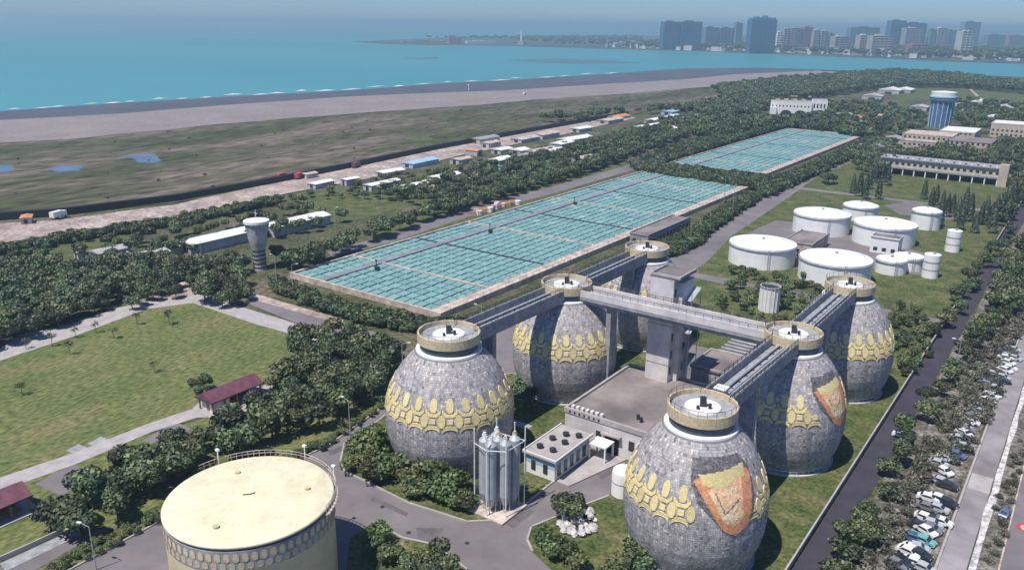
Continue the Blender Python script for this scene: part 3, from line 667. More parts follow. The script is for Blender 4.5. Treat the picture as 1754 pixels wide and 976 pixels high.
# cream tank
t_ = thing('cream_tank', 'huge cream cylindrical gas tank with a patterned band under its flat lid', 'tank', (-95.4, 65.0, 0))
mb = MB(); mb.lathe([(12.4, 0), (12.4, 11.0)], 72); mb.build('wall', M['creamwall'], t_, True)
mb = MB(); mb.lathe([(12.42, 11.0), (12.5, 11.0), (12.5, 14.2), (12.3, 14.2)], 72); band = mb.build('patterned_band', M['concd'], t_)
mb = MB(); mb.lathe([(12.3, 14.2), (12.3, 14.62)], 72); mb.build('shadow_gap', M['blue_neck'], t_)
mb = MB(); mb.lathe([(12.35, 14.6), (12.55, 14.65), (12.55, 14.95), (12.3, 15.05), (8, 15.25), (3, 15.38), (.01, 15.4)], 72); mb.build('lid', M['cream'], t_, True)
mb = MB(); rr_ = 12.52
def cyl_tile(pts, rr_): return [( (rr_)*math.cos(s_/12.5), rr_*math.sin(s_/12.5), z_) for s_, z_ in pts]
mb.face(cyl_tile([(0, 12.45), (.42, 12.7), (.46, 13.2), (.42, 13.7), (0, 14.0), (-.42, 13.7), (-.46, 13.2), (-.42, 12.7)], 12.56))
tp_m = mb.mesh('band_leaf', M['tan'])
mb = MB(); mb.face(cyl_tile([(0, 11.2), (.4, 11.45), (.44, 11.8), (.4, 12.2), (0, 12.45), (-.4, 12.2), (-.44, 11.8), (-.4, 11.45)], 12.55)); tq_m = mb.mesh('band_block', M['tan'])
mb = MB(); mb.lathe([(12.53, 11.05), (12.56, 11.15)], 72); mb.build('band_line', M['tile_light'], t_)
for i in range(62):
    link('band_leaf', tp_m, t_, rotz=2*math.pi*i/62); link('band_block', tq_m, t_, rotz=2*math.pi*(i+.5)/62)
mb = MB()
for i in range(40):
    a, a2 = R(20)+R(160)*i/40, R(20)+R(160)*(i+1)/40
    p0 = (12.9*math.cos(a), 12.9*math.sin(a)); p1 = (12.9*math.cos(a2), 12.9*math.sin(a2))
    mb.tube((*p0, 14.2), (*p0, 15.9), .06, 4); mb.tube((*p0, 15.9), (*p1, 15.9), .06, 4); mb.tube((*p0, 15.4), (*p1, 15.4), .05, 4)
    mb.add([(12.4*math.cos(a), 12.4*math.sin(a), 14.3), (13.1*math.cos(a), 13.1*math.sin(a), 14.3), (13.1*math.cos(a2), 13.1*math.sin(a2), 14.3), (12.4*math.cos(a2), 12.4*math.sin(a2), 14.3)], [(0, 1, 2, 3)])
mb.build('railing', M['rim'], t_)
for i in range(18):
    a = i*math.pi/9+.1; mb = MB()
    for r0, r1, z0_, z1_ in ((3.2, 8, 15.385, 15.26), (8, 12.2, 15.26, 15.07)):
        q_ = .035; mb.add([(r0*math.cos(a-q_/r0), r0*math.sin(a-q_/r0), z0_), (r1*math.cos(a-q_/r1), r1*math.sin(a-q_/r1), z1_), (r1*math.cos(a+q_/r1), r1*math.sin(a+q_/r1), z1_), (r0*math.cos(a+q_/r0), r0*math.sin(a+q_/r0), z0_)], [(0, 1, 2, 3)])
    mb.build('lid_seam', M['cream2'], t_)
for x_, y_ in ((5.5, 6.5), (-7, 3), (3, -8)):
    mb = MB(); mb.cyl(x_, y_, 15.15, 15.55, .45, n=12); mb.build('lid_hatch', M['creamwall'], t_)
mb = MB(); mb.tube((-.8, -.6, 15.42), (-.1, .1, 15.42), .12, 5); mb.tube((-.1, .1, 15.42), (.2, .9, 15.42), .12, 5); mb.build('lid_cable', M['dark'], t_)
for a in (R(100), R(165), R(60)):
    mb = MB(); mb.tube((12.9*math.cos(a), 12.9*math.sin(a), 14.3), (12.9*math.cos(a), 12.9*math.sin(a), 17.3), .1, 5); mb.box(12.9*math.cos(a), 12.9*math.sin(a), 17.2, .7, .4, .35); mb.build('lid_lamp', M['white'], t_)

# white dome by the front digester
t_ = thing('white_vessel', 'small white domed cylinder touching the left side of the front digester', 'tank', (-61.3, 121.5, 0))
mb = MB(); mb.lathe([(2.1, 0), (2.1, 4.6), (1.9, 5.3), (1.2, 5.8), (.01, 6.0)], 24); mb.build('shell', M['whitetank'], t_, True)
mb = MB(); mb.tube((1.9, -1.1, 0), (1.9, -1.1, 5.2), .12, 6); mb.build('pipe', M['steel'], t_)
mb = MB(); mb.lathe([(2.15, 2.9), (2.16, 3.1)], 24); mb.build('hoop', M['steel'], t_)

# ------------------------------------------------------------------ white tanks
def wtank(b_, a_, r_, h, label, dome=1.3, grp='white storage tanks beyond the digesters'):
    t_ = thing('white_tank', label, 'tank', (b_, a_, 0), 0, grp)
    mb = MB(); mb.lathe([(r_, 0), (r_, h-1.0)], 48); mb.build('wall', M['whitetank'], t_, True)
    mb = MB(); mb.lathe([(r_+.04, h-1.0), (r_+.3, h-.95), (r_+.3, h-.55), (r_+.04, h-.5)], 48); mb.build('rim', M['concd'], t_)
    mb = MB(); mb.lathe([(r_, h-.5), (r_+.02, h), (r_*.7, h+dome*.6), (r_*.3, h+dome*.93), (.01, h+dome)], 48); mb.build('dome', M['whitetank'], t_)
    mb = MB(); mb.cyl(0, 0, h+dome-.1, h+dome+.6, .5, n=10); mb.build('vent', M['concd'], t_)
    mb = MB()
    a = R(-60); x, y = (r_+.35)*math.cos(a), (r_+.35)*math.sin(a)
    for s_ in (-.3, .3): mb.tube((x+s_, y, 0), (x+s_, y, h+.6), .06, 4)
    for k in range(int(h/.6)): mb.tube((x-.3, y, .5+k*.6), (x+.3, y, .5+k*.6), .05, 4)
    mb.build('ladder', M['concd'], t_)
    return t_
wtank(-96, 293, 12.0, 7.6, 'big white domed tank nearest the long road, left of the front pair')
wtank(-68.4, 288, 12.0, 7.8, 'big white domed tank in front centre, just behind the right digesters')
wtank(-92.5, 356, 11.6, 8.2, 'big white domed tank at the back left of the group')
wtank(-66.5, 353, 12.0, 8.2, 'big white domed tank at the back right of the group')
wtank(-85.3, 392, 7.6, 6.5, 'small white flat tank behind the two rear big tanks')
wtank(-57.6, 391, 6.0, 8.0, 'small white tank alone at the far right by the cypresses')
wtank(-54.2, 308.5, 5.2, 5.2, 'low white tank, left one of the touching pair by the grass', .5)
wtank(-50.3, 317.5, 5.2, 5.0, 'low pinkish white tank, right one of the touching pair by the grass', .5)
for (b_, a_, h, lb) in ((-41.2, 354.5, 8.5, 'white upright box-like silo at the back edge of the grass'), (-41.6, 310.5, 8.5, 'white upright box-like silo nearer us on the grass, beside the low tanks')):
    t_ = thing('upright_silo', lb, 'silo', (b_, a_, 0), 0, 'white upright silos on the grass')
    mb = MB(); mb.lathe([(2.7, 0), (2.7, h)], 20); mb.disc(2.7, h, 20); mb.build('shell', M['whitetank'], t_)
    mb = MB(); mb.lathe([(2.75, h-2.8), (2.76, h-2.4)], 20); mb.lathe([(2.75, 3), (2.76, 3.3)], 20); mb.build('hoop', M['concd'], t_)
    mb = MB(); mb.cyl(.4, .4, h, h+.7, .5, n=8); mb.build('vent', M['concd'], t_)
t_ = thing('lattice_silo', 'slender grey-white cylindrical silo with vertical ribs on the grass left of the right row', 'silo', (-75.0, 240.5, 0))
mb = MB(); mb.lathe([(2.9, 0), (2.9, 7.8)], 24); mb.build('shell', M['white'], t_)
mb = MB(); mb.disc(2.7, 7.7, 24); mb.build('roof', M['dark'], t_)
for i in range(16):
    a = i*math.pi/8; mb = MB(); mb.tube((2.98*math.cos(a), 2.98*math.sin(a), 0), (2.98*math.cos(a), 2.98*math.sin(a), 8.3), .13, 4); mb.build('rib', M['white'], t_)
mb = MB(); mb.lathe([(2.9, 7.9), (3.15, 7.9), (3.15, 8.2), (2.9, 8.2), (2.9, 7.9)], 24); mb.build('rim', M['paveslab'], t_)
# low buildings between tanks
def block(name, label, cat, b0, b1, a0, a1, h, wall='beige', roof='concroof', grp=None, win=None, wh=1.1, wall_m=None, para=True):
    t_ = thing(name, label, cat, (b0, a0, 0), 0, grp); X, Y = b1-b0, a1-a0
    mb = MB(); mb.b2(0, X, 0, Y, 0, h); mb.build('wall', M[wall], t_)
    mb = MB(); mb.b2(-.2, X+.2, -.2, Y+.2, h, h+.3); mb.build('roof', M[roof], t_)
    if para:
        mb = MB(); mb.b2(-.2, X+.2, -.2, 0, h+.3, h+.8); mb.b2(-.2, 0, 0, Y+.2, h+.3, h+.8); mb.b2(X, X+.2, 0, Y+.2, h+.3, h+.8); mb.build('parapet', M[wall], t_)
    if win:
        me = {}
        for fl in range(win):
            z_ = 1.1+fl*3.3
            for k in range(int(X/3.2)):
                x = 1.2+k*3.2
                if 'f' not in me: q = MB(); q.b2(0, 1.5, -.06, .05, 0, wh+.3); me['f'] = q.mesh('window', M['window'])
                link('window', me['f'], t_, loc=(x, 0, z_))
            for k in range(int(Y/3.2)):
                y = 1.2+k*3.2
                if 's' not in me: q = MB(); q.b2(-.05, .06, 0, 1.5, 0, wh+.3); me['s'] = q.mesh('window', M['window'])
                link('window', me['s'], t_, loc=(X, y, z_))
    return t_
block('pump_house', 'pinkish flat-roofed pump house between the front and rear white tanks', 'building', -93.5, -83, 311, 333, 4.5, 'rim', 'concroof', None, 1)
block('plant_room', 'small grey plant room wedged between the two front white tanks', 'building', -84, -77, 296, 306, 4, 'conc', 'concroof')
block('plant_room', 'cream block attached in front of the rear right white tank', 'building', -67, -57, 333, 340.5, 6, 'white', 'concroof', None, 1)
block('gallery_building', 'low grey building with dark openings between the near basin edge and the road', 'building', -147.5, -139.5, 286, 326, 4.2, 'concd', 'concroof', None, 1)

# ------------------------------------------------------------------ settling basins
def basin(b0, b1, a0, a1, label, strip_b, cross, cell_a, parts):
    t_ = thing('settling_basin', label, 'basin', (b0, a0, 0))
    X, Y = b1-b0, a1-a0
    mb = MB(); mb.b2(0, X, 0, Y, .02, .9); mb.build('tank_body', M['teal_frame'], t_)
    for q, nm in (((-.9, 0, -.9, Y+.9), 'rim_wall'), ((0, X, -.9, 0), 'rim_wall'), ((0, X, Y, Y+.9), 'rim_wall'), ((X, X+4.6, -.9, Y+.9), 'rim_walk')):
        mb = MB(); mb.b2(*q, 0, 1.9 if nm == 'rim_wall' else 1.8); mb.build(nm, M['rim'], t_)
    mb = MB(); mb.b2(strip_b[0]-b0, strip_b[1]-b0, .01, Y-.01, .9, 1.75); mb.build('channel_deck', M['channelgray'], t_)
    segs = []
    for k, c in enumerate(cross):
        for (x0, x1) in ((0, strip_b[0]-b0-.02), (strip_b[1]-b0+.02, X-.01)):
            mb = MB(); mb.b2(x0+.01, x1, c-a0-.45, c-a0+.45, .9, 1.72 if k % 2 else 1.78); mb.build('cross_wall', M['rim'] if k % 2 == 0 else M['teal_frame'], t_)
    cells = []
    ed = [a0]+list(cross)+[a1]
    for y0, y1 in zip(ed, ed[1:]):
        n = max(1, round((y1-y0)/cell_a)); s_ = (y1-y0-1.2)/n
        for i in range(n):
            for (x0, x1) in ((b0+.3, strip_b[0]-.3), (strip_b[1]+.3, b1-.3)):
                m_ = max(1, round((x1-x0)/3.95)); w_ = (x1-x0)/m_
                for j in range(m_): cells.append((x0+j*w_+.30, x0+(j+1)*w_-.30, y0+.6+i*s_+.42, y0+.6+(i+1)*s_-.42))
    cells.sort(key=lambda c: c[0]**2+c[2]**2)
    protos = []
    for k in range(14):
        q = MB(); w_ = (cells[0][1]-cells[0][0]); d_ = cells[0][3]-cells[0][2]; r_ = random.random()
        q.add([(0, 0, 0), (w_, 0, 0), (w_, d_, 0), (0, d_, 0), (0, 0, .5), (w_, 0, .5), (w_, d_, .62), (0, d_, .62)], [(4, 5, 6, 7), (0, 1, 5, 4), (1, 2, 6, 5), (3, 0, 4, 7), (2, 3, 7, 6)], r_)
        protos.append((q.mesh('cover_panel', M['teal']), w_, d_))
    rest = MB()
    for i, (x0, x1, y0, y1) in enumerate(cells):
        z0 = random.choice((.92, .98, 1.04))
        if i < parts:
            me, w_, d_ = random.choice(protos); o = link('cover_panel', me, t_, loc=(x0-b0, y0-a0, z0)); o.scale = ((x1-x0)/w_, (y1-y0)/d_, 1)
        else:
            r_ = random.random()
            rest.add([(x0-b0, y0-a0, z0), (x1-b0, y0-a0, z0), (x1-b0, y1-a0, z0), (x0-b0, y1-a0, z0), (x0-b0, y0-a0, z0+.5), (x1-b0, y0-a0, z0+.5), (x1-b0, y1-a0, z0+.6), (x0-b0, y1-a0, z0+.6)], [(4, 5, 6, 7), (0, 1, 5, 4), (1, 2, 6, 5), (3, 0, 4, 7)], r_)
    rest.build('cover_panels', M['teal'], t_, kind='stuff')
    mb = MB()
    for k in range(int(Y/4)):
        for x in (X+4.4, X+.3): mb.tube((x, k*4, 1.8), (x, k*4, 2.9), .05, 4)
    for x in (X+4.4, X+.3): mb.tube((x, 0, 2.9), (x, Y-4, 2.9), .05, 4)
    mb.build('railing', M['dark'], t_)
    return t_
bs = basin(-217.5, -155, 174, 436, 'nearer long settling basin tiled with teal covers', (-205.5, -202.3), (202, 236, 270, 303, 336, 370, 403), 4.6, 300)
basin(-219, -161.5, 473, 702, 'farther settling basin with teal covers beyond the cross hedge', (-206.5, -203.5), (503, 535, 567, 600, 633, 666), 4.6, 0)
for k, (px, py) in enumerate(((646, 462), (840, 398), (985, 350))):
    g = W(px, py, 1.8)
    t_ = thing('basin_machine', ('nearest', 'middle', 'farthest')[k]+' of the dark scraper drives on the grey channel of the near basin', 'machine', (g[0], g[1], 1.76), 0, 'dark scraper drives on the basin channel')
    mb = MB(); mb.b2(-.7, .7, -.6, .6, 0, 1.2); mb.build('housing', M['dark'], t_)
    mb = MB(); mb.tube((-.3, 0, 1.2), (-.3, 0, 3.2), .16, 6); mb.b2(-.7, 0, -.3, .3, 3.2, 3.6); mb.build('lamp_post', M['dark'], t_)

# small pipework yard by the seaward basin edge
t_ = thing('pipe_yard', 'pinkish jumble of pipes and low tanks beside the seaward edge of the near basin', 'pipework', (*W(846, 358), 0))
for i in range(9):
    mb = MB(); x, y = random.uniform(-3, 4), -14+i*3.6; mb.cyl(x, y, 0, random.uniform(1.5, 3), random.uniform(.9, 1.6), n=12); mb.build('small_tank', M['rim'] if i % 2 else M['white'], t_)
mb = MB()
for i in range(5): mb.tube((-3+i*1.4, -16, .6+i*.3), (-3+i*1.4, 17, .6+i*.3), .22, 6)
mb.build('pipe_run', M['orange'], t_)

# ------------------------------------------------------------------ towers
g = W(446, 461)
t_ = thing('water_tower', 'pale grey water tower with a flared top and white disc roof above the trees', 'water tower', (g[0], g[1], 0))
mb = MB(); mb.lathe([(2.3, 0), (2.1, 7.0), (2.9, 9.0), (3.3, 12.0), (4.0, 16.8)], 24); mb.build('shaft', M['conc'], t_, True)
mb = MB(); mb.lathe([(3.9, 16.8), (4.4, 16.9), (4.4, 17.8), (.01, 18.0)], 28); mb.build('disc_roof', M['white'], t_)
for k in range(5):
    mb = MB(); mb.lathe([(2.34, .8+k*1.5), (2.35, 1.3+k*1.5)], 20); mb.build('band', M['dark'], t_)
for a in range(8):
    mb = MB(); th = a*math.pi/4; mb.tube((2.2*math.cos(th), 2.2*math.sin(th), 8.6), (4.1*math.cos(th), 4.1*math.sin(th), 16.8), .22, 4); mb.build('rib', M['concd'], t_)
mb = MB(); mb.tube((0, 0, 18), (0, 0, 21.5), .09, 5); mb.tube((-1, 0, 20.2), (1, 0, 20.2), .06, 4); mb.build('antenna', M['white'], t_)
t_ = thing('blue_tower', 'blue striped round tower with a white and pale blue crown behind the beige offices', 'tower', (-122.3, 816, 0))
mb = MB(); mb.lathe([(8.6, 0), (9.3, 22.5)], 32); mb.build('wall', M['blue'], t_, True)
for a in range(14):
    th = a*2*math.pi/14; mb = MB(); mb.tube((8.7*math.cos(th), 8.7*math.sin(th), 0), (9.3*math.cos(th), 9.3*math.sin(th), 22), .5, 5); mb.build('rib', M['skyblue'], t_)
mb = MB(); mb.lathe([(9.4, 22.5), (11.2, 24.5), (11.2, 27), (10.3, 27.2)], 32); mb.build('crown', M['skyblue'], t_)
mb = MB(); mb.lathe([(10.2, 27.2), (10.3, 30.5), (.01, 31.5)], 32); mb.build('top', M['white'], t_)
mb = MB(); mb.lathe([(11.3, 25), (11.35, 25.9)], 32); mb.build('band', M['dark'], t_)

# ------------------------------------------------------------------ offices on the far right
block('office', 'beige office block with square windows right of the long arcade building', 'building', *sorted([W(1548, 250)[0], W(1625, 262)[0]]), 655, 685, 10, 'beige', 'rim', 'beige offices round the blue tower', 3)
block('office', 'beige block with white roof behind the arcade, nearest the blue tower foot', 'building', -104, -80, 700, 740, 9, 'beige', 'white', 'beige offices round the blue tower', 3)
block('office', 'pinkish office block at centre right between dark trees', 'building', -88, -62, 640, 670, 9.5, 'rim', 'concroof', 'beige offices round the blue tower', 3)
block('office', 'tall beige block at the right edge with a white roof plant', 'building', -75, -30, 745, 775, 13, 'beige', 'white', 'beige offices round the blue tower', 3)
block('office', 'low beige wing crossing behind the cypresses', 'building', -118, -96, 640, 652, 7, 'rim', 'rim', 'beige offices round the blue tower', 2)
# arcade building
t_ = thing('arcade_building', 'long two-storey beige building with a dark ground-floor arcade and grey roof', 'building', (-107, 528, 0), R(-3))
X = 63
mb = MB(); mb.b2(0, X, 4, 14, 0, 4.0); mb.b2(0, X, 1.2, 14, 4.0, 9.4); mb.build('wall', M['beige'], t_)
mb = MB(); mb.b2(-1, X+.8, .2, 15, 9.4, 10.0); mb.build('roof', M['concd'], t_)
mb = MB(); mb.b2(0, X, 0, 1.19, 3.9, 4.9); mb.build('canopy', M['concd'], t_)
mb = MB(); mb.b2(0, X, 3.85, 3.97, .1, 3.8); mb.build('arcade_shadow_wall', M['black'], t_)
for i in range(11):
    mb = MB(); mb.b2(i*X/10.2, i*X/10.2+.6, .3, .9, 0, 3.9); mb.build('column', M['white'], t_)
wm = MB(); wm.b2(0, 1.7, 1.12, 1.22, 0, 1.4); wm = wm.mesh('window', M['window'])
for i in range(19):
    link('window', wm, t_, loc=(1.2+i*3.3, 0, 6.1))
mb = MB(); mb.b2(X-.5, X+4, -2, 2, 0, 12.5); mb.build('end_tower', M['beige'], t_)
for i in range(20):
    mb = MB(); mb.b2(1+i*3.1, 1.9+i*3.1, 2.6, 3.6, 10.0, 10.6); mb.build('roof_vent', M['white'] if i % 2 else M['dark'], t_)
# the white building
t_ = thing('white_building', 'large white stepped building with arched openings beyond the far basin', 'building', (*W(1318, 199), 0), R(18))
mb = MB(); mb.b2(0, 38, 0, 16, 0, 14); mb.b2(38, 52, 3, 20, 0, 16); mb.b2(-.1, 6, -4, 0, 0, 9); mb.build('wall', M['white'], t_)
mb = MB(); mb.b2(.5, 37.5, .5, 15.5, 14, 14.5); mb.b2(38.5, 51.5, 3.5, 19.5, 16, 16.5); mb.build('roof', M['paveslab'], t_)
for i in range(2):
    mb = MB(); q = [(10+i*13, 0), (10+i*13, 4), (12+i*13, 6), (15+i*13, 6.6), (18+i*13, 6), (20+i*13, 4), (20+i*13, 0)]
    mb.add([(x, -.08, z_) for x, z_ in q], [tuple(range(7))]); mb.build('arch_opening', M['dark'], t_)
for i in range(11):
    mb = MB(); mb.b2(1.5+i*3.3, 2.7+i*3.3, -.06, .05, 9.3, 11); mb.build('window', M['window'], t_)
for i in range(4):
    mb = MB(); mb.b2(39.5+i*3.1, 40.9+i*3.1, 2.94, 3.05, 9, 13); mb.build('window', M['window'], t_)
for i in range(4):
    mb = MB(); mb.b2(4+i*8, 8+i*8, 5, 9, 14.5, 16.5); mb.build('roof_hut', M['rim'] if i % 2 else M['conc'], t_)

# ------------------------------------------------------------------ pavilions by the lawn
def pavilion(b0, b1, a0, a1, label):
    t_ = thing('pavilion', label, 'pavilion', ((b0+b1)/2, (a0+a1)/2, 0)); X, Y = (b1-b0)/2, (a1-a0)/2
    q = MB(); q.b2(-X-.8, X+.8, -Y-.8, Y+.8, 0, .25); q.build('floor', M['paveslab'], t_)
    q = MB(); q.add([(-X, -Y, 3.3), (X, -Y, 3.3), (X, Y, 3.3), (-X, Y, 3.3), (0, -Y, 5.0), (0, Y, 5.0)], [(0, 4, 5, 3), (4, 1, 2, 5), (0, 1, 4), (2, 3, 5)])
    q.add([(-X, -Y, 3.1), (X, -Y, 3.1), (X, Y, 3.1), (-X, Y, 3.1)], [(3, 2, 1, 0)]); q.build('roof', M['maroon'], t_)
    q = MB()
    for e in (-1, 1): q.b2(e*X-.1, e*X+.1, -Y-.1, Y+.1, 3.05, 3.3)
    q.b2(-X, X, -Y-.1, -Y+.1, 3.05, 3.3); q.build('eaves', M['dark'], t_)
    pm = MB(); pm.b2(-.15, .15, -.15, .15, .25, 3.1); pm = pm.mesh('post', M['wood'])
    for i in range(5):
        for e in (-1, 1): link('post', pm, t_, loc=(e*(X-.6), -Y+.6+i*(2*Y-1.2)/4, 0))
    q = MB(); q.b2(-X+.9, X-.9, -Y+1.0, -Y+5.2, .25, 2.7); q.build('kiosk', M['palewall'], t_); q = MB(); q.b2(-.4, .5, -Y+.93, -Y+1.02, .3, 2.3); q.build('door', M['wood'], t_)
    for e in (-1.2, 1.2): q = MB(); q.b2(e-.3, e+.3, -Y+6.5, Y-1.5, .25, .75); q.build('bench', M['wood'], t_)
pavilion(-155.5, -149.4, 94.5, 108.5, 'open pavilion with a maroon roof and curved white path at the lawn edge')
pavilion(-149.5, -143, 40, 53.5, 'maroon-roofed pavilion cut by the left edge of the frame')

# ------------------------------------------------------------------ walls and fences
def wallrun(name, label, cat, pts, h, w, m, z0=0, cap=None):
    t_ = thing(name, label, cat, (pts[0][0], pts[0][1], z0))
    q = MB()
    for a, c in zip(pts, pts[1:]):
        d = math.hypot(c[0]-a[0], c[1]-a[1]); q.box((a[0]+c[0])/2-pts[0][0], (a[1]+c[1])/2-pts[0][1], 0, d+.02, w, h, math.atan2(c[1]-a[1], c[0]-a[0]))
    q.build('wall', M[m], t_)
    if cap:
        q = MB()
        for a, c in zip(pts, pts[1:]):
            d = math.hypot(c[0]-a[0], c[1]-a[1]); q.box((a[0]+c[0])/2-pts[0][0], (a[1]+c[1])/2-pts[0][1], h, d+.02, w+.14, .16, math.atan2(c[1]-a[1], c[0]-a[0]))
        q.build('coping', M[cap], t_)
    return t_
wallrun('boundary_wall', 'thin pale boundary wall between the plant and the dark road', 'wall', [(-28.7, -60), (-28.7, 1150)], 1.3, .16, 'concd', 0, 'paveslab')
wallrun('sea_wall', 'long dark sea wall between the salt meadow and the coastal track', 'wall', WP([(-300, 418), (0, 377), (100, 370), (300, 345), (450, 318), (600, 288), (740, 258), (900, 228), (1000, 210), (1075, 197)]), 3.2, 2.2, 'black', .2)
wallrun('garden_wall', 'low concrete wall along the drain at the lower left corner', 'wall', WP([(0, 962), (60, 935), (130, 902)]), 1.0, .3, 'paveslab')

# ------------------------------------------------------------------ far city
def ptower(x0, x1, yt, yb, m, label, roofc=None, grp='tower blocks of the far city', bands=True):
    g0 = W(x0, yb, 1); g1 = W(x1, yb, 1); w_ = math.hypot(g1[0]-g0[0], g1[1]-g0[1]); ang = math.atan2(g1[1]-g0[1], g1[0]-g0[0])
    c = ((g0[0]+g1[0])/2, (g0[1]+g1[1])/2); dist = math.hypot(*c)
    # height from its distance
    zc = (c[0]*v[0]+c[1]*u[0], ) ; gy = c[0]*v[1]+c[1]*u[1]
    depth = gy*cp+(H)*sp; h = (yb-yt)*depth/F
    t_ = thing('tower_block', label, 'building', (c[0], c[1], 1), ang, grp); d_ = max(12, min(26, w_*.6))
    q = MB(); q.b2(-w_/2, w_/2, 0, d_, 0, h); q.build('wall', m, t_)
    if bands and h > 14:
        n = max(3, int(h/7))
        q = MB()
        for i in range(n):
            z_ = (i+.45)*h/n; q.b2(-w_/2+1, w_/2-1, -.25, 0, z_, z_+h/n*.4)
        q.build('window_rows', M['farwin'], t_)
        k = max(2, int(w_/14))
        for i in range(1, k):
            q = MB(); x = -w_/2+w_*i/k; q.b2(x-1, x+1, -.7, -.26, 0, h); q.build('pier', m, t_)
    q = MB(); q.b2(-w_/4, w_/8, d_*.3, d_*.7, h, h+4); q.build('roof_house', roofc or m, t_)
    return t_, w_, d_, h
def pm(nm, c, rand=.2): return mat(nm, c, .8, .2, .02, rand=rand)
M['farwin'] = pm('far_windows', (.07, .10, .14)); C1 = pm('slate_blue_tower', (.06, .19, .32)); C2 = pm('beige_tower', (.42, .37, .36)); C3 = pm('pink_tower', (.34, .2, .24)); C4 = pm('white_tower', (.7, .68, .66)); C5 = pm('grey_teal_tower', (.18, .27, .3)); C6 = pm('red_tower', (.38, .17, .2))
cityl = [(1135, 1162, 40, 86, C1, 'left half of the twin slate blue slabs at the left end of the far city'),
 (1164, 1200, 40, 86, C1, 'right half of the twin slate blue slabs at the left end of the far city'),
 (1207, 1229, 49, 84, C5, 'short grey-blue block right of the twin slabs'),
 (1232, 1256, 50, 84, C5, 'second short grey-blue block, left of the biggest slab'),
 (1258, 1269, 42, 83, C5, 'narrow grey-blue tower just left of the biggest slab'),
 (1283, 1326, 37, 92, C1, 'biggest dark blue slab tower standing on the shore'),
 (1329, 1338, 57, 88, C4, 'narrow white tower touching the biggest slab on its right'),
 (1340, 1350, 51, 88, C2, 'first beige slim tower right of the biggest slab'),
 (1352, 1362, 50, 88, C2, 'second beige slim tower right of the biggest slab'),
 (1363, 1373, 52, 88, C5, 'grey-teal slim tower left of the dark pink one'),
 (1374, 1389, 49, 88, C3, 'dark pink tower at the middle of the city'),
 (1391, 1401, 54, 89, C2, 'first pale pink slim tower right of the dark pink one'),
 (1404, 1415, 55, 89, C2, 'second pale pink slim tower right of the dark pink one'),
 (1418, 1425, 58, 89, C5, 'thin grey tower beside the beige slabs'),
 (1428, 1452, 64, 92, C2, 'broad beige slab with white roof rim, left of centre right'),
 (1454, 1503, 49, 82, C5, 'wide grey-teal block rising behind the beige slabs'),
 (1470, 1488, 62, 94, C2, 'pinkish slab in front of the wide grey-teal block'),
 (1491, 1525, 63, 96, C2, 'wide beige slab with white roof rim on the shore'),
 (1521, 1546, 38, 84, C1, 'left wing of the big blue-grey complex'),
 (1547, 1582, 42, 84, C1, 'right wing of the big blue-grey complex'),
 (1548, 1577, 50, 85, C2, 'pinkish grey block in front of the blue-grey complex'),
 (1559, 1585, 77, 96, C6, 'low red-pink block in front of the blue-grey complex'),
 (1590, 1600, 52, 84, C5, 'grey block right of the blue-grey complex'),
 (1602, 1618, 50, 84, C2, 'pale block behind, between the complex and the white tower'),
 (1620, 1634, 54, 84, C5, 'grey-teal block left of the white tower'),
 (1643, 1664, 56, 98, C4, 'white tall tower near the right end of the city'),
 (1647, 1674, 40, 80, C5, 'grey-green tall block behind the white tower'),
 (1690, 1720, 61, 80, C5, 'low grey block right of the white tower'),
 (1726, 1754, 62, 80, C3, 'low pinkish block at the right edge of the city')]
for x0, x1, yt, yb, m_, lb in cityl:
    t_, w_, d_, h = ptower(x0, x1, yt, yb, m_, lb, C4 if m_ in (C2, C4) else None)
    if 'biggest dark' in lb:
        for i in range(6):
            q = MB(); x = -w_/2+w_*(i+.5)/6; q.b2(x-4, x+4, 3, d_-3, h, h+(5, 9, 6, 12, 7, 6)[i]); q.build('crown_block', C1, t_)
rg = random.Random(8)
fh = []
for i in range(150):
    x = rg.choice((rg.uniform(1040, 1290), rg.uniform(1200, 1754), rg.uniform(1330, 1754))); yb = 83.5+max(0, x-1060)*.0335-rg.uniform(.5, 8); 
    g = W(x, yb, 1); w_ = rg.uniform(12, 34); h = rg.uniform(7, 20)
    m_ = rg.choice((C4, C4, C4, C2, C4, C2)); t_ = thing('far_house', 'small pale building among many along the far city shore', 'house', (g[0], g[1], 1.2), rg.uniform(0, 1.5), 'small buildings along the far city shore')
    q = MB(); q.b2(-w_/2, w_/2, -6, 6, 0, h); q.build('wall', m_, t_); q = MB(); q.b2(-w_/2-.5, w_/2+.5, -6.5, 6.5, h, h+1); q.build('roof', rg.choice((C4, C2, C3)), t_)
for x0, x1, yt, yb, m_, lb in ((770, 790, 64, 76, C6, 'reddish port building on the far spit'), (690, 765, 70, 74, C2, 'long low sandy shed on the far spit left of the red building'), (800, 850, 71, 75, C4, 'long low white shed on the far spit right of the red building')):
    ptower(x0, x1, yt, yb, m_, lb, grp='port buildings on the far spit', bands=False)
g = W(893, 77, 1); t_ = thing('lighthouse', 'thin white mast tower on the far spit', 'lighthouse', (g[0], g[1], 1))
q = MB(); q.lathe([(6, 0), (3.5, 50), (2.2, 52), (.3, 66)], 12); q.build('shaft', C4, t_); q = MB(); q.b2(-16, 16, -8, 8, 0, 13); q.build('base', C2, t_)

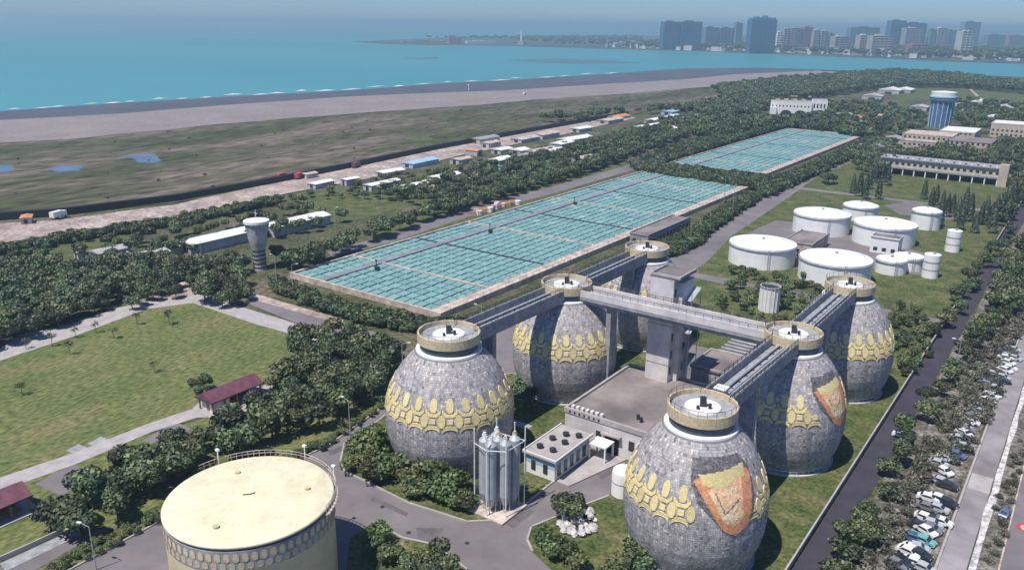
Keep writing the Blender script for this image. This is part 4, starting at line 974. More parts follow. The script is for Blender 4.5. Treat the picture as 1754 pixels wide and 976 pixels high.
# ------------------------------------------------------------------ low houses and sheds near the coastal track
def shed(px, py, w_, d_, h, m, label, rot=0, grp='roofs scattered behind the coastal track', z=0, roof=None):
    g = W(px, py); t_ = thing('shed', label, 'building', (g[0], g[1], z), rot, grp)
    q = MB(); q.b2(-w_/2, w_/2, -d_/2, d_/2, 0, h); q.build('wall', M['conc'] if m != 'skyblue' else M['skyblue'], t_)
    q = MB(); X, Y = w_/2+.4, d_/2+.4; q.add([(-X, -Y, h), (X, -Y, h), (X, Y, h), (-X, Y, h), (0, -Y, h+w_*.12), (0, Y, h+w_*.12)], [(0, 4, 5, 3), (4, 1, 2, 5), (0, 1, 4), (2, 3, 5), (3, 2, 1, 0)]); q.build('roof', M[m], t_)
    q = MB(); q.b2(-w_/6, w_/6, -d_/2-.06, -d_/2+.05, 0, min(h*.8, 2.6)); q.build('door', M['dark'], t_)
    return t_
H90 = R(0)
shed(385, 418, 9, 34, 4, 'white', 'long white greenhouse roof left of the water tower')
shed(508, 392, 9, 30, 4, 'white', 'long white roof right of the water tower')
shed(190, 442, 7, 12, 3.5, 'paveslab', 'white barred roof among trees at far left')
shed(262, 448, 7, 10, 3.5, 'conc', 'grey small roof beside the lamp post at left')
shed(320, 428, 5, 16, 3, 'conc', 'thin grey roof strip left of the greenhouse')
shed(138, 443, 3, 3, 3, 'white', 'tiny white hut on the rough field at far left')
spots = [(655, 322, 6, 22, 'white'), (715, 325, 6, 20, 'white'), (745, 328, 5, 10, 'white'), (550, 320, 6, 14, 'white'), (668, 300, 8, 16, 'white'), (720, 283, 9, 26, 'skyblue'), (760, 308, 8, 22, 'white'), (790, 280, 8, 12, 'rim'), (812, 266, 6, 10, 'orange'), (857, 280, 9, 16, 'white'), (890, 262, 10, 12, 'white'), (900, 272, 10, 18, 'concd'), (860, 262, 8, 14, 'white'), (840, 252, 8, 14, 'rim'), (930, 262, 11, 26, 'rim'), (950, 264, 8, 16, 'white'), (985, 243, 12, 30, 'white'), (962, 252, 10, 20, 'white'), (900, 242, 10, 24, 'conc'), (935, 236, 10, 24, 'rim'), (1000, 276, 9, 14, 'rim'), (1045, 210, 12, 28, 'rim'), (1060, 203, 12, 24, 'orange'), (1120, 210, 11, 18, 'white'), (1150, 205, 11, 22, 'white'), (1188, 206, 12, 30, 'white'), (1110, 222, 10, 30, 'white'), (1142, 226, 10, 20, 'white'), (1172, 190, 14, 14, 'yellowp'), (1146, 196, 12, 14, 'skyblue'), (995, 225, 10, 18, 'white'), (830, 243, 10, 24, 'concd'), (600, 316, 5, 9, 'white'), (530, 305, 5, 8, 'rim'), (868, 294, 6, 8, 'skyblue'),
 (1525, 160, 26, 26, 'white'), (1548, 158, 22, 30, 'white'), (1495, 170, 22, 20, 'conc'), (1470, 208, 14, 26, 'orange'), (1505, 206, 14, 22, 'rim'), (1440, 205, 14, 20, 'conc'), (1460, 190, 16, 22, 'maroon'), (1215, 245, 8, 12, 'rim'), (1235, 240, 8, 14, 'rim'), (1252, 238, 7, 10, 'white'), (1530, 248, 14, 14, 'concd'), (1505, 262, 14, 18, 'concd'), (1480, 258, 10, 14, 'concd'), (1640, 188, 18, 26, 'conc'), (1680, 182, 18, 26, 'white'), (1720, 190, 18, 26, 'conc'), (1700, 207, 12, 20, 'white'), (1380, 165, 26, 30, 'conc'), (1575, 190, 16, 18, 'conc')]
nm_ = {'white': 'white', 'skyblue': 'pale blue', 'rim': 'pinkish', 'orange': 'orange', 'concd': 'slate grey', 'conc': 'grey', 'maroon': 'maroon', 'yellowp': 'yellow'}
cnt = {}
for px, py, w_, d_, m_ in spots:
    side = 'near the far woods' if px > 1400 else 'by the far end of the track' if px > 1020 else 'beside the coastal track' if py < 275 else 'behind the tree belt'
    ln = 'long' if d_ > 20 else 'mid-sized' if d_ > 13 else 'small'
    key = (m_, side, ln); cnt[key] = cnt.get(key, 0)+1
    shed(px, py, w_, d_, random.uniform(2.4, 3.6)*(1.6 if px > 1400 else 1), m_, '%s %s roofed shed %s' % (ln, nm_[m_], side), random.choice((0, 0, R(4), R(-5), math.pi/2 if d_ < 13 else 0)), grp='%s %s roofed sheds %s' % (ln, nm_[m_], side))
# track-side lorries and huts
def lorry(px, py, m, label, rot=R(20)):
    g = W(px, py, .3); t_ = thing('lorry', label, 'lorry', (g[0], g[1], .35), rot, None)
    q = MB(); q.b2(-1.2, 1.2, -3.5, 2, .9, 3.3); q.build('cargo_body', M[m], t_)
    q = MB(); q.b2(-1.15, 1.15, 2.1, 4, .7, 2.9); q.build('cab', M[m], t_); q = MB(); q.b2(-1, 1, 4.0, 4.06, 1.8, 2.7); q.build('windscreen', M['window'], t_)
    for x in (-1, 1):
        for y in (-2.4, -1.2, 3): q = MB(); q.tube((x-.15, y, .5), (x+.15, y, .5), .5, 10); q.build('wheel', M['black'], t_)
lorry(482, 307, 'red', 'red lorry on the coastal track, left of two'); lorry(513, 306, 'red', 'red lorry on the coastal track, right of two')
lorry(100, 374, 'white', 'white lorry parked on the coastal track by the sea wall'); lorry(610, 287, 'maroon', 'maroon lorry on the coastal track, farther along')
lorry(898, 163, 'white', 'white vehicle standing alone on the beach')
shed(47, 382, 4, 7, 2.6, 'orange', 'small orange roofed hut beside the sea wall at far left', R(60), None, .33)

# ------------------------------------------------------------------ trees
def crown_mesh(name, m, r_, h, z0, n, leaf, seed, lobes=7, flat=.75):
    rg = random.Random(seed); q = MB(); lb = []
    for i in range(lobes):
        a = rg.uniform(0, 2*math.pi); d = r_*rg.uniform(.25, .62); lb.append((d*math.cos(a), d*math.sin(a), z0+h*rg.uniform(.35, .72), r_*rg.uniform(.38, .6)))
    lb.append((0, 0, z0+h*.6, r_*.6))
    for i in range(n):
        x, y, z_, rr = lb[i % len(lb)]
        th = rg.uniform(0, 2*math.pi); ph = math.acos(rg.uniform(-.75, 1)); k = rr*(rg.uniform(.72, 1.05))
        nx, ny, nz = math.sin(ph)*math.cos(th), math.sin(ph)*math.sin(th), math.cos(ph)
        c = Vector((x+nx*k, y+ny*k, z_+nz*k*flat)); nrm = Vector((nx+rg.uniform(-.8, .8), ny+rg.uniform(-.8, .8), nz+rg.uniform(-.5, .9))).normalized()
        t1 = nrm.orthogonal().normalized(); t2 = nrm.cross(t1); s_ = leaf*rg.uniform(.6, 1.3); a = rg.uniform(0, 6.28)
        e1 = (t1*math.cos(a)+t2*math.sin(a))*s_; e2 = (t2*math.cos(a)-t1*math.sin(a))*s_*.7
        q.face([c-e1, c-e2, c+e1, c+e2], rg.random()**1.5)
    return q.mesh(name, m)
def trunk_mesh(h, r_, seed):
    rg = random.Random(seed); q = MB(); q.lathe([(r_, -.1), (r_*.7, h*.45), (r_*.4, h*.8)], 7)
    for i in range(4):
        a = rg.uniform(0, 6.28); q.tube((0, 0, h*.4+i*.25), (math.cos(a)*h*.25, math.sin(a)*h*.25, h*.75), r_*.35, 5)
    return q.mesh('trunk', M['bark'])
TREES = {}
TREES['broad'] = [(crown_mesh('crown', M['leaf'], 3.6, 5.5, 1.8, 900, .42, s, 8), trunk_mesh(6.5, .22, s)) for s in range(4)]
TREES['hedge'] = [(crown_mesh('crown', M['leaf2'], 2.6, 3.0, .2, 520, .38, 20+s, 6), trunk_mesh(3, .12, s)) for s in range(2)]
TREES['light'] = [(crown_mesh('crown', M['leafl'], 2.6, 3.6, .9, 520, .36, 30+s, 6), trunk_mesh(4, .14, s)) for s in range(2)]
TREES['scrub'] = [(crown_mesh('crown', M['leaf4'], 2.4, 2.8, .1, 360, .30, 40+s, 8), trunk_mesh(2.4, .1, s)) for s in range(2)]
TREES['sap'] = [(crown_mesh('crown', M['leaf'], 1.5, 2.4, 1.9, 110, .22, 50+s, 5), trunk_mesh(4, .09, s)) for s in range(2)]
def cypress(seed):
    rg = random.Random(seed); q = MB()
    for i in range(620):
        t_ = rg.random()**.75; z_ = .6+t_*9.4; rr = 1.75*(1-t_)**.7+.12; th = rg.uniform(0, 6.28); k = rr*rg.uniform(.6, 1.1)
        c = Vector((k*math.cos(th), k*math.sin(th), z_)); nrm = Vector((math.cos(th), math.sin(th), rg.uniform(.1, 1.2))).normalized(); t1 = nrm.orthogonal().normalized(); t2 = nrm.cross(t1); s_ = .3*rg.uniform(.7, 1.3)
        q.face([c-t1*s_, c-t2*s_, c+t1*s_, c+t2*s_], rg.random())
    return q.mesh('crown', M['leaf3'])
TREES['cypress'] = [(cypress(60+s), trunk_mesh(4, .16, s)) for s in range(2)]
NT = [0]
def tree(kind, x, y, sc, label, grp, rg=random, z=0.):
    c_, t_ = rg.choice(TREES[kind])
    nm = {'broad': 'broadleaf_tree', 'hedge': 'shrub', 'light': 'shrub', 'scrub': 'scrub_bush', 'sap': 'young_tree', 'cypress': 'cypress_tree'}[kind]
    cat = {'broad': 'tree', 'hedge': 'shrub', 'light': 'shrub', 'scrub': 'bush', 'sap': 'tree', 'cypress': 'tree'}[kind]
    o = thing(nm, label, cat, (x, y, z), rg.uniform(0, 6.28), grp); o.scale = (sc*rg.uniform(.9, 1.1), sc*rg.uniform(.9, 1.1), sc*rg.uniform(.85, 1.15))
    link('crown', c_, o); link('trunk', t_, o); NT[0] += 1
    return o
def split(base, grp, names):
    # names: list of (test, phrase)
    def f(x, y):
        for t_, ph in names:
            if t_(x, y): return base % ph, grp % ph
    return f
def scatter(poly_px, spacing, z=3.5, seed=0, jit=.35, excl=None):
    rg = random.Random(seed); poly = WP(poly_px, z); f = pip(poly); xs = [p_[0] for p_ in poly]; ys = [p_[1] for p_ in poly]; out = []
    y = min(ys)
    row = 0
    while y < max(ys):
        x = min(xs)+(row % 2)*spacing/2
        while x < max(xs):
            a, c = x+rg.uniform(-jit, jit)*spacing, y+rg.uniform(-jit, jit)*spacing
            if f(a, c) and not (excl and excl(a, c)): out.append((a, c))
            x += spacing
        y += spacing*.87; row += 1
    return out
def grove(kind, poly, spacing, label, grp, sc=(.8, 1.15), seed=0, z=3.5, excl=None):
    rg = random.Random(seed+100)
    for x, y in scatter(poly, spacing, z, seed, excl=excl):
        lb, gp = label(x, y) if callable(label) else (label, grp)
        tree(kind, x, y, rg.uniform(*sc), lb, gp, rg)
def near_road(x, y): return -131.5 < x < -113 and y > 60 and y < 135 and not (x < -127)
BELT = [(75, 880), (180, 800), (300, 745), (400, 712), (470, 672), (490, 612), (510, 572), (560, 560), (640, 575), (700, 600), (690, 620), (640, 670), (540, 715), (400, 775), (280, 815), (180, 880), (110, 908)]
grove('broad', BELT, 4.7, split('dark broadleaf tree in the long belt, %s', 'belt trees %s', [
    (lambda x, y: y < 66, 'at its lower left end beside the court'), (lambda x, y: y < 84, 'behind the left side of the cream tank'), (lambda x, y: y < 102, 'just below the open pavilion'),
    (lambda x, y: y < 122 and x < -142, 'on the lawn side right of the pavilion'), (lambda x, y: y < 122, 'on the road side above the cream tank'), (lambda x, y: y < 142, 'left of the nearest left digester'), (lambda x, y: True, 'at its far end by the road bend')]), '', (.8, 1.1), 1)
grove('light', [(590, 775), (655, 728), (662, 790), (720, 800), (800, 815), (800, 868), (720, 850), (640, 820), (595, 800)], 3.2, split('bright green shrub by the nearest left digester, %s', 'digester foot shrubs %s', [
    (lambda x, y: x < -106, 'on its left side by the road'), (lambda x, y: x < -95, 'in front of it by the kerb'), (lambda x, y: True, 'between it and the steel silos')]), '', (.8, 1.2), 2, 1.5)
grove('broad', [(310, 478), (420, 468), (428, 510), (350, 512)], 4.6, 'dark tree in the clump at the far corner of the lawn', 'trees at the far corner of the lawn', (.7, .95), 3)
for i, (px, py) in enumerate(((640, 935), (668, 950), (655, 915))): tree('light', *W(px, py, 1.5), .9, 'loose shrub on the grass right of the cream tank', 'shrubs on the grass right of the cream tank')
for px, py in ((700, 960), (725, 950), (750, 945), (765, 968), (735, 975)): tree('broad', *W(px, py, 3), .62, 'low dark tree at the bottom edge beside the junction', 'trees at the bottom edge beside the junction')
for px, py in ((1065, 962), (1085, 945), (1100, 965), (1045, 980), (1108, 940)): tree('broad', *W(px, py, 3), .68, 'dark tree at the bottom in front of the front digester', 'trees in front of the front digester')
for px, py in ((965, 860), (985, 858), (975, 872)): tree('broad', *W(px, py, 3), .62, 'dense round tree on the traffic island by the white rocks', 'trees on the traffic island')
for px, py in ((930, 925), (955, 935), (940, 945), (975, 950), (990, 965)): tree('light', *W(px, py, 1.5), .8, 'low green bush on the traffic island', 'bushes on the traffic island')
for px, py in ((898, 655), (905, 672), (890, 670), (885, 690), (900, 690)): tree('broad', *W(px, py, 3), .7, 'dark tree squeezed between the two nearest left digesters', 'trees between the left digesters')
for px, py in ((335, 655), (352, 648), (345, 662)): tree('broad', *W(px, py, 3), .55, 'small dark tree touching the back of the pavilion', 'trees behind the pavilion')
for px, py in ((462, 650), (470, 645)): tree('broad', *W(px, py, 3), .5, 'small tree right of the pavilion path', 'trees right of the pavilion path')
for i, (px, py) in enumerate(((45, 590), (90, 585), (130, 570), (165, 562), (195, 572), (235, 548), (265, 630), (38, 668), (290, 548), (120, 600))): tree('sap', *W(px, py+8, 0), random.uniform(.9, 1.3), 'spindly young tree planted on the lawn', 'young trees on the lawn')
for px, py in ((85, 540), (110, 530), (60, 548), (185, 505), (205, 498), (225, 515), (160, 520), (270, 492), (290, 488), (250, 500), (130, 525), (40, 556), (20, 562), (72, 536), (98, 545), (145, 512), (172, 517), (238, 508), (262, 500), (300, 496), (215, 490)): tree('broad', *W(px, py, 3), .72, 'round tree lining the path at the far side of the lawn', 'trees along the far path of the lawn')
for px, py in ((1412, 305), (1420, 308), (1428, 306)): tree('broad', *W(px, py, 3), .9, 'spreading tree standing on the grass beside the long road', 'trees on the grass beside the long road')
# cypresses round the arcade lawn
for px, py in ((1461, 325), (1472, 330), (1490, 318), (1500, 308), (1512, 300), (1520, 312), (1482, 335), (1595, 350), (1603, 345), (1613, 360), (1622, 365), (1632, 358), (1640, 372), (1652, 362), (1660, 372), (1680, 378), (1688, 372), (1697, 380), (1705, 372), (1715, 368), (1725, 352), (1735, 340), (1742, 330), (1528, 290), (1505, 335), (1645, 388), (1670, 392), (1700, 392), (1610, 380), (1583, 335)):
    tree('cypress', *W(px, py, 2), random.uniform(1.0, 1.35), 'dark cypress in the loose ranks round the arcade lawn', 'cypresses round the arcade lawn')
# bushes left of the boundary wall
grove('broad', [(1600, 560), (1650, 480), (1700, 415), (1735, 380), (1742, 388), (1700, 450), (1650, 520), (1620, 570)], 5, 'dark tree hugging the boundary wall on the plant side', 'trees along the plant side of the boundary wall', (.5, .75), 6)
grove('light', [(1528, 520), (1600, 530), (1612, 560), (1590, 620), (1540, 650), (1530, 590)], 4.2, split('dull bush right of the farthest right digester, %s', 'bushes beside the farthest right digester %s', [
    (lambda x, y: y < 205, 'close to its foot'), (lambda x, y: True, 'farther back along the wall')]), '', (.5, .8), 7, 1)
grove('light', [(1215, 480), (1290, 470), (1330, 480), (1400, 470), (1410, 520), (1330, 560), (1230, 540)], 6.2, split('scattered bush on the grass %s', 'grass bushes %s', [
    (lambda x, y: x < -82, 'left of the ribbed silo'), (lambda x, y: x < -66, 'around the ribbed silo'), (lambda x, y: True, 'right of the ribbed silo behind the right digesters')]), '', (.5, .9), 8, 1, lambda x, y: math.hypot(x+75, y-240.5) < 5)
grove('broad', [(1240, 440), (1265, 452), (1330, 468), (1400, 478), (1420, 490), (1340, 480), (1250, 462)], 5, 'small dark tree in front of the white tanks', 'trees in front of the white tanks', (.4, .6), 9, 3, lambda x, y: min(math.hypot(x+96, y-293), math.hypot(x+68.4, y-288)) < 14)
# trees beyond the dark road
grove('broad', [(1395, 990), (1470, 870), (1540, 740), (1600, 650), (1640, 590), (1690, 520), (1754, 430), (1754, 500), (1690, 570), (1640, 620), (1575, 730), (1520, 850), (1450, 990)], 4.6, split('dark straggly tree beyond the dark road, %s', 'roadside trees %s', [
    (lambda x, y: y < 130, 'near the bottom edge'), (lambda x, y: y < 165, 'level with the front digester'), (lambda x, y: y < 210, 'level with the farther right digesters'), (lambda x, y: y < 270, 'level with the white tanks'), (lambda x, y: True, 'where the road meets the right edge')]), '', (.5, .82), 10)
grove('scrub', [(1450, 990), (1530, 850), (1600, 730), (1660, 620), (1754, 520), (1754, 590), (1700, 680), (1660, 780), (1600, 800), (1540, 900), (1520, 990)], 3.1, split('grey-green scrub bush on the waste ground %s', 'scrub bushes %s', [
    (lambda x, y: y < 142 and x < -16, 'left of the parked car cluster'), (lambda x, y: y < 142, 'among the parked car cluster'), (lambda x, y: y < 170, 'above the lone silver car'), (lambda x, y: y < 200, 'around the cars halfway up'), (lambda x, y: True, 'around the topmost parked cars')]), '', (.5, .95), 11, 1, lambda x, y: x > -10.2)
grove('scrub', [(1680, 990), (1700, 880), (1730, 790), (1754, 740), (1754, 800), (1725, 900), (1712, 990)], 2.4, 'small bush on the strip between the two roads', 'bushes between the two roads', (.3, .5), 12, 0.5, lambda x, y: x > -1.6 or x < -3.9)
# flowering verge beside the plant road
# --- mass planting as stuff: geometry-nodes forests
def forest(name, pts, crown, sc, seed=0, label=None):
    me = bpy.data.meshes.new(name); me.from_pydata([(x, y, z_) for x, y, z_ in pts], [], [])
    o = bpy.data.objects.new(name, me); scene.collection.objects.link(o); o['kind'] = 'stuff'
    if label: o['label'] = label
    o['category'] = 'trees'
    src = bpy.data.objects.get(crown)
    ng = bpy.data.node_groups.new(name, 'GeometryNodeTree'); ng.interface.new_socket('Geometry', in_out='INPUT', socket_type='NodeSocketGeometry'); ng.interface.new_socket('Geometry', in_out='OUTPUT', socket_type='NodeSocketGeometry')
    Nn, Ln = ng.nodes, ng.links; gi, go = Nn.new('NodeGroupInput'), Nn.new('NodeGroupOutput')
    ip = Nn.new('GeometryNodeInstanceOnPoints'); oi = Nn.new('GeometryNodeObjectInfo'); oi.inputs['Object'].default_value = src; oi.transform_space = 'ORIGINAL'
    rs = Nn.new('FunctionNodeRandomValue'); rs.data_type = 'FLOAT'; rs.inputs[2].default_value = sc[0]; rs.inputs[3].default_value = sc[1]; rs.inputs['Seed'].default_value = seed
    rr = Nn.new('FunctionNodeRandomValue'); rr.data_type = 'FLOAT_VECTOR'; rr.inputs[0].default_value = (0, 0, 0); rr.inputs[1].default_value = (.15, .15, 6.28); rr.inputs['Seed'].default_value = seed+3
    Ln.new(gi.outputs[0], ip.inputs['Points']); Ln.new(oi.outputs['Geometry'], ip.inputs['Instance'])
    Ln.new(rs.outputs[1], ip.inputs['Scale']); Ln.new(rr.outputs[0], ip.inputs['Rotation'])
    Ln.new(ip.outputs[0], go.inputs[0]); md = o.modifiers.new('scatter', 'NODES'); md.node_group = ng
    return o
for i, (px, py) in enumerate(((500, 498), (508, 503), (516, 507), (524, 511))): 
    g = W(px, py); o = thing('shrub', 'clipped shrub at the near corner of the long basin hedge', 'shrub', g, i, 'shrubs at the near basin corner'); c_, t_ = TREES['hedge'][i % 2]; link('crown', c_, o); link('trunk', t_, o)
srcs = {}
for o in scene.objects:
    if o.name.startswith('crown') and o.data: srcs.setdefault(o.data.name, o.name)
sc_of = {k: [srcs.get(m_[0].name) for m_ in TREES[k] if srcs.get(m_[0].name)] for k in TREES}
def mass(name, kind, poly, spacing, sc, seed, label, z=3.5, gz=0., excl=None):
    pts = scatter(poly, spacing, z, seed, excl=excl)
    ss = sc_of[kind]
    for k, s_ in enumerate(ss[:2]):
        pk = [(x, y, gz) for i, (x, y) in enumerate(pts) if i % min(2, len(ss)) == k]
        if pk: forest(name, pk, s_, sc, seed+k, label+(' (darker part)' if 0 else ''))
    return len(pts)
wt_ = W(446, 461)
def WTX(x, y):
    d_ = math.hypot(*wt_); t2 = (x*wt_[0]+y*wt_[1])/d_; l_ = abs(x*wt_[1]-y*wt_[0])/d_
    return (l_ < 6 and d_-34 < t2 < d_+6)
def off_roads(x, y): return (-133 < x < -111 and y > 195)
tot = 0
tot += mass('woodland', 'broad', [(-40, 455), (60, 448), (130, 455), (250, 440), (330, 452), (440, 435), (520, 430), (560, 420), (700, 372), (760, 345), (900, 305), (1060, 258), (1190, 215), (1195, 222), (1060, 270), (900, 322), (760, 362), (620, 410), (560, 440), (470, 470), (330, 472), (200, 505), (100, 545), (-40, 590)], 5.4, (.75, 1.15), 21, 'continuous dark tree belt along the seaward side of the basins', excl=lambda x, y: WTX(x, y))
tot += mass('woodland', 'broad', [(-40, 500), (-40, 446), (120, 420), (280, 390), (420, 365), (520, 350), (600, 372), (560, 385), (470, 395), (430, 400), (330, 425), (200, 460)], 9.5, (.6, 1.0), 22, 'scattered trees and scrub behind the greenhouses')
tot += mass('woodland', 'light', [(0, 420), (200, 385), (420, 345), (560, 320), (640, 300), (800, 275), (1000, 235), (1150, 196), (1210, 200), (1100, 235), (960, 275), (820, 305), (740, 335), (600, 330), (480, 340), (300, 380), (100, 412)], 8.5, (.6, 1.1), 23, 'patchy green scrub between the coastal track and the tree belt', excl=lambda x, y: False)
tot += mass('woodland', 'broad', [(640, 330), (760, 300), (880, 275), (1000, 245), (1150, 200), (1215, 190), (1215, 205), (1100, 240), (980, 275), (860, 310), (740, 345)], 8.0, (.6, 1.0), 24, 'dark trees between the sheds behind the track')
tot += mass('hedge', 'hedge', [(-60, 440), (0, 424), (120, 402), (300, 375), (410, 352), (480, 338), (484, 343), (410, 360), (300, 382), (120, 410), (0, 434), (-60, 452)], 2.9, (.8, 1.2), 50, 'dark hedge line along the inland side of the coastal track', 1.5)
hedge_fr = [(470, 474), (505, 490), (600, 520), (730, 548), (790, 548), (800, 556), (720, 560), (600, 540), (470, 492)]
tot += mass('hedge', 'hedge', hedge_fr, 2.2, (.8, 1.1), 25, 'clipped green hedge along the near end of the long basin', 2)
tot += mass('hedge', 'hedge', [(800, 545), (1020, 462), (1170, 398), (1280, 330), (1304, 334), (1215, 392), (1195, 416), (1020, 480), (810, 562)], 2.4, (.8, 1.15), 26, 'dark hedge between the long basin and the plant road', 2, 0, lambda x, y: x > -142 and y < 250 or (-149 < x < -138 and 282 < y < 330))
tot += mass('hedge', 'hedge', [(1095, 278), (1145, 284), (1310, 302), (1345, 305), (1300, 322), (1150, 300), (1088, 290)], 2.8, (1.0, 1.4), 27, 'cross hedge separating the two basins', 2)
tot += mass('hedge', 'hedge', [(1300, 322), (1460, 250), (1500, 232), (1510, 240), (1470, 262), (1310, 335)], 3.2, (1.1, 1.5), 28, 'hedge along the plant side of the far basin', 2)
tot += mass('hedge', 'hedge', [(1080, 282), (1160, 250), (1240, 232), (1330, 212), (1345, 216), (1240, 245), (1150, 275), (1100, 288)], 3.4, (1.2, 1.6), 29, 'hedge along the seaward side of the far basin', 2)
tot += mass('woodland', 'hedge', [(1200, 205), (1330, 205), (1420, 200), (1490, 225), (1500, 235), (1340, 212), (1230, 235), (1190, 225)], 6.0, (1.8, 2.8), 30, 'trees around the far end of the far basin', 3)
tot += mass('woodland', 'broad', [(960, 200), (1070, 192), (1180, 184), (1230, 172), (1300, 160), (1330, 168), (1300, 195), (1220, 205), (1190, 190), (1080, 192), (1000, 205), (900, 205)], 8.5, (.9, 1.5), 31, 'dark wood between the meadow and the white building', 3)
tot += mass('woodland', 'broad', [(1220, 152), (1330, 138), (1430, 130), (1530, 122), (1640, 130), (1754, 145), (1800, 150), (1800, 160), (1640, 147), (1560, 146), (1480, 152), (1420, 162), (1400, 165), (1320, 165), (1250, 168)], 9.5, (1.1, 1.8), 32, 'broad far wood behind the white building reaching the river shore', 4)
tot += mass('woodland', 'broad', [(1400, 175), (1500, 178), (1590, 195), (1600, 215), (1540, 235), (1500, 230), (1480, 215), (1400, 200)], 15, (.9, 1.5), 33, 'trees between the white building and the blue tower', 4)
tot += mass('woodland', 'broad', [(1450, 262), (1530, 235), (1540, 262), (1530, 285), (1500, 300), (1480, 290)], 6.5, (.8, 1.2), 34, 'dark trees at the corner of the far basin and the arcade building', 4)
tot += mass('woodland', 'broad', [(1540, 262), (1620, 250), (1650, 258), (1700, 240), (1760, 240), (1760, 290), (1640, 272), (1545, 268)], 6.5, (.8, 1.3), 35, 'dark trees behind the arcade building', 4)
tot += mass('woodland', 'broad', [(1735, 300), (1760, 290), (1760, 390), (1735, 380), (1720, 400), (1700, 400), (1728, 340)], 6.0, (.8, 1.3), 36, 'dark trees at the right edge below the offices', 4, 0, lambda x, y: -29.5 < x < -22)
tot += mass('woodland', 'broad', [(1700, 460), (1760, 395), (1900, 380), (1900, 520), (1754, 520), (1700, 520)], 6.0, (.7, 1.1), 37, 'dark trees right of the dark road where it leaves the frame', 4, 0, lambda x, y: x < -22 or x > -10.3)
tot += mass('woodland', 'broad', [(1640, 170), (1760, 178), (1760, 215), (1700, 225), (1640, 215), (1625, 190)], 16, (.9, 1.4), 38, 'sparse trees right of the blue tower', 4)
# far shore trees
tot += mass('far_trees', 'broad', [(1060, 83), (1180, 86), (1300, 91), (1440, 96), (1560, 101), (1754, 108), (1754, 90), (1560, 84), (1400, 82), (1200, 78), (1100, 76)], 34, (1.6, 3.4), 40, 'dark trees scattered along the far city shore', 1, 1.2)
tot += mass('far_trees', 'broad', [(720, 67), (1000, 65), (1100, 64), (1100, 80), (960, 79), (880, 70)], 55, (1.8, 2.8), 41, 'low dark trees on the far spit', 1, 1.2)
# meadow tufts
tot += mass('scrub_tufts', 'scrub', [(0, 260), (300, 222), (700, 195), (1000, 172), (1180, 160), (1150, 180), (1000, 205), (800, 240), (560, 292), (300, 338), (0, 366)], 46, (.25, .6), 42, 'low bushes dotted over the salt meadow', 0, .3)
# flowering verge, low plants
tot += mass('verge_plants', 'light', [(60, 985), (150, 935), (290, 870), (560, 752), (650, 695), (655, 700), (560, 764), (290, 884), (160, 952), (80, 995)], 1.7, (.28, .42), 43, 'low flowering verge between the tree belt and the plant road', .5)
print('trees', NT[0], 'mass', tot)

# ------------------------------------------------------------------ rocks, cars, lamps, small things
g = W(992, 898)
t_ = thing('rock_pile', 'heap of white and grey rocks on the traffic island', 'rocks', (g[0], g[1], .16))
def rock(seed, s_):
    rg = random.Random(seed); q = MB(); n = 7; vs = []
    for j, (zz, k) in enumerate(((0, .8), (.35, 1), (.75, .75), (1, .25))):
        for i in range(n): a = 6.283*i/n; rr = s_*k*rg.uniform(.75, 1.15); vs.append((rr*math.cos(a), rr*math.sin(a), zz*s_*1.1*rg.uniform(.9, 1.1)))
    fs = [(j*n+i, j*n+(i+1) % n, (j+1)*n+(i+1) % n, (j+1)*n+i) for j in range(3) for i in range(n)]+[tuple(range(3*n, 4*n))]
    q.add(vs, fs); return q.mesh('rock', M['rock'])
rk = [rock(s, .62) for s in range(4)]
rg = random.Random(2)
for i in range(90):
    a, d = rg.uniform(0, 6.28), 3.3*rg.random()**.6; o = link('rock', rg.choice(rk), t_, loc=(d*math.cos(a)*1.0, d*math.sin(a)*1.25, max(0, 1.9-d*.5)*rg.random()), rotz=rg.uniform(0, 6)); s_ = rg.uniform(.6, 1.35); o.scale = (s_, s_, s_)
# cars
def car_meshes():
    q = MB(); pr = [(-2.15, .35), (-2.2, .75), (-1.95, 1.0), (-1.55, 1.05), (-1.0, 1.5), (.55, 1.5), (1.15, 1.02), (2.0, .9), (2.2, .65), (2.15, .35)]
    w_ = .88; n = len(pr); vs = [(x, -w_*(.86 if z_ > 1.2 else 1), z_) for x, z_ in pr]+[(x, w_*(.86 if z_ > 1.2 else 1), z_) for x, z_ in pr]
    q.add(vs, [tuple(range(n)), tuple(range(2*n-1, n-1, -1))]+[(i, n+i, n+(i+1) % n, (i+1) % n) for i in range(n)]); body = q
    g_ = MB(); g_.add([(.58, -.72, 1.47), (.58, .72, 1.47), (1.14, .8, 1.06), (1.14, -.8, 1.06)], [(0, 1, 2, 3)]); g_.v = [(x+.03, y, z_+.03) for x, y, z_ in g_.v]
    s_ = MB()
    for e in (-1, 1):
        f_ = [(-.95, e*.80, 1.42), (.5, e*.80, 1.42), (1.0, e*.895, 1.05), (-1.4, e*.895, 1.05)]; s_.add(f_, [(0, 1, 2, 3)])
    s_.add([(-1.03, -.7, 1.5), (-1.03, .7, 1.5), (-1.55, .75, 1.09), (-1.55, -.75, 1.09)], [(0, 1, 2, 3)])
    wh = MB(); wh.tube((0, -.12, 0), (0, .12, 0), .33, 12)
    return body, g_.mesh('windscreen', M['window']), s_.mesh('side_windows', M['window']), wh.mesh('wheel', M['black'])
body_q, ws_m, sw_m, wh_m = car_meshes()
CC = {'white': (.78, .78, .78), 'silver': (.45, .46, .48), 'dark': (.04, .045, .055), 'teal': (.16, .42, .40), 'blue': (.10, .16, .32), 'grey': (.2, .2, .21), 'red': (.35, .03, .04)}
CM = {}
for k, c in CC.items():
    CM[k] = body_q.mesh('body', mat('car_paint_'+k, c, .25, .05, 1., spec=.6))
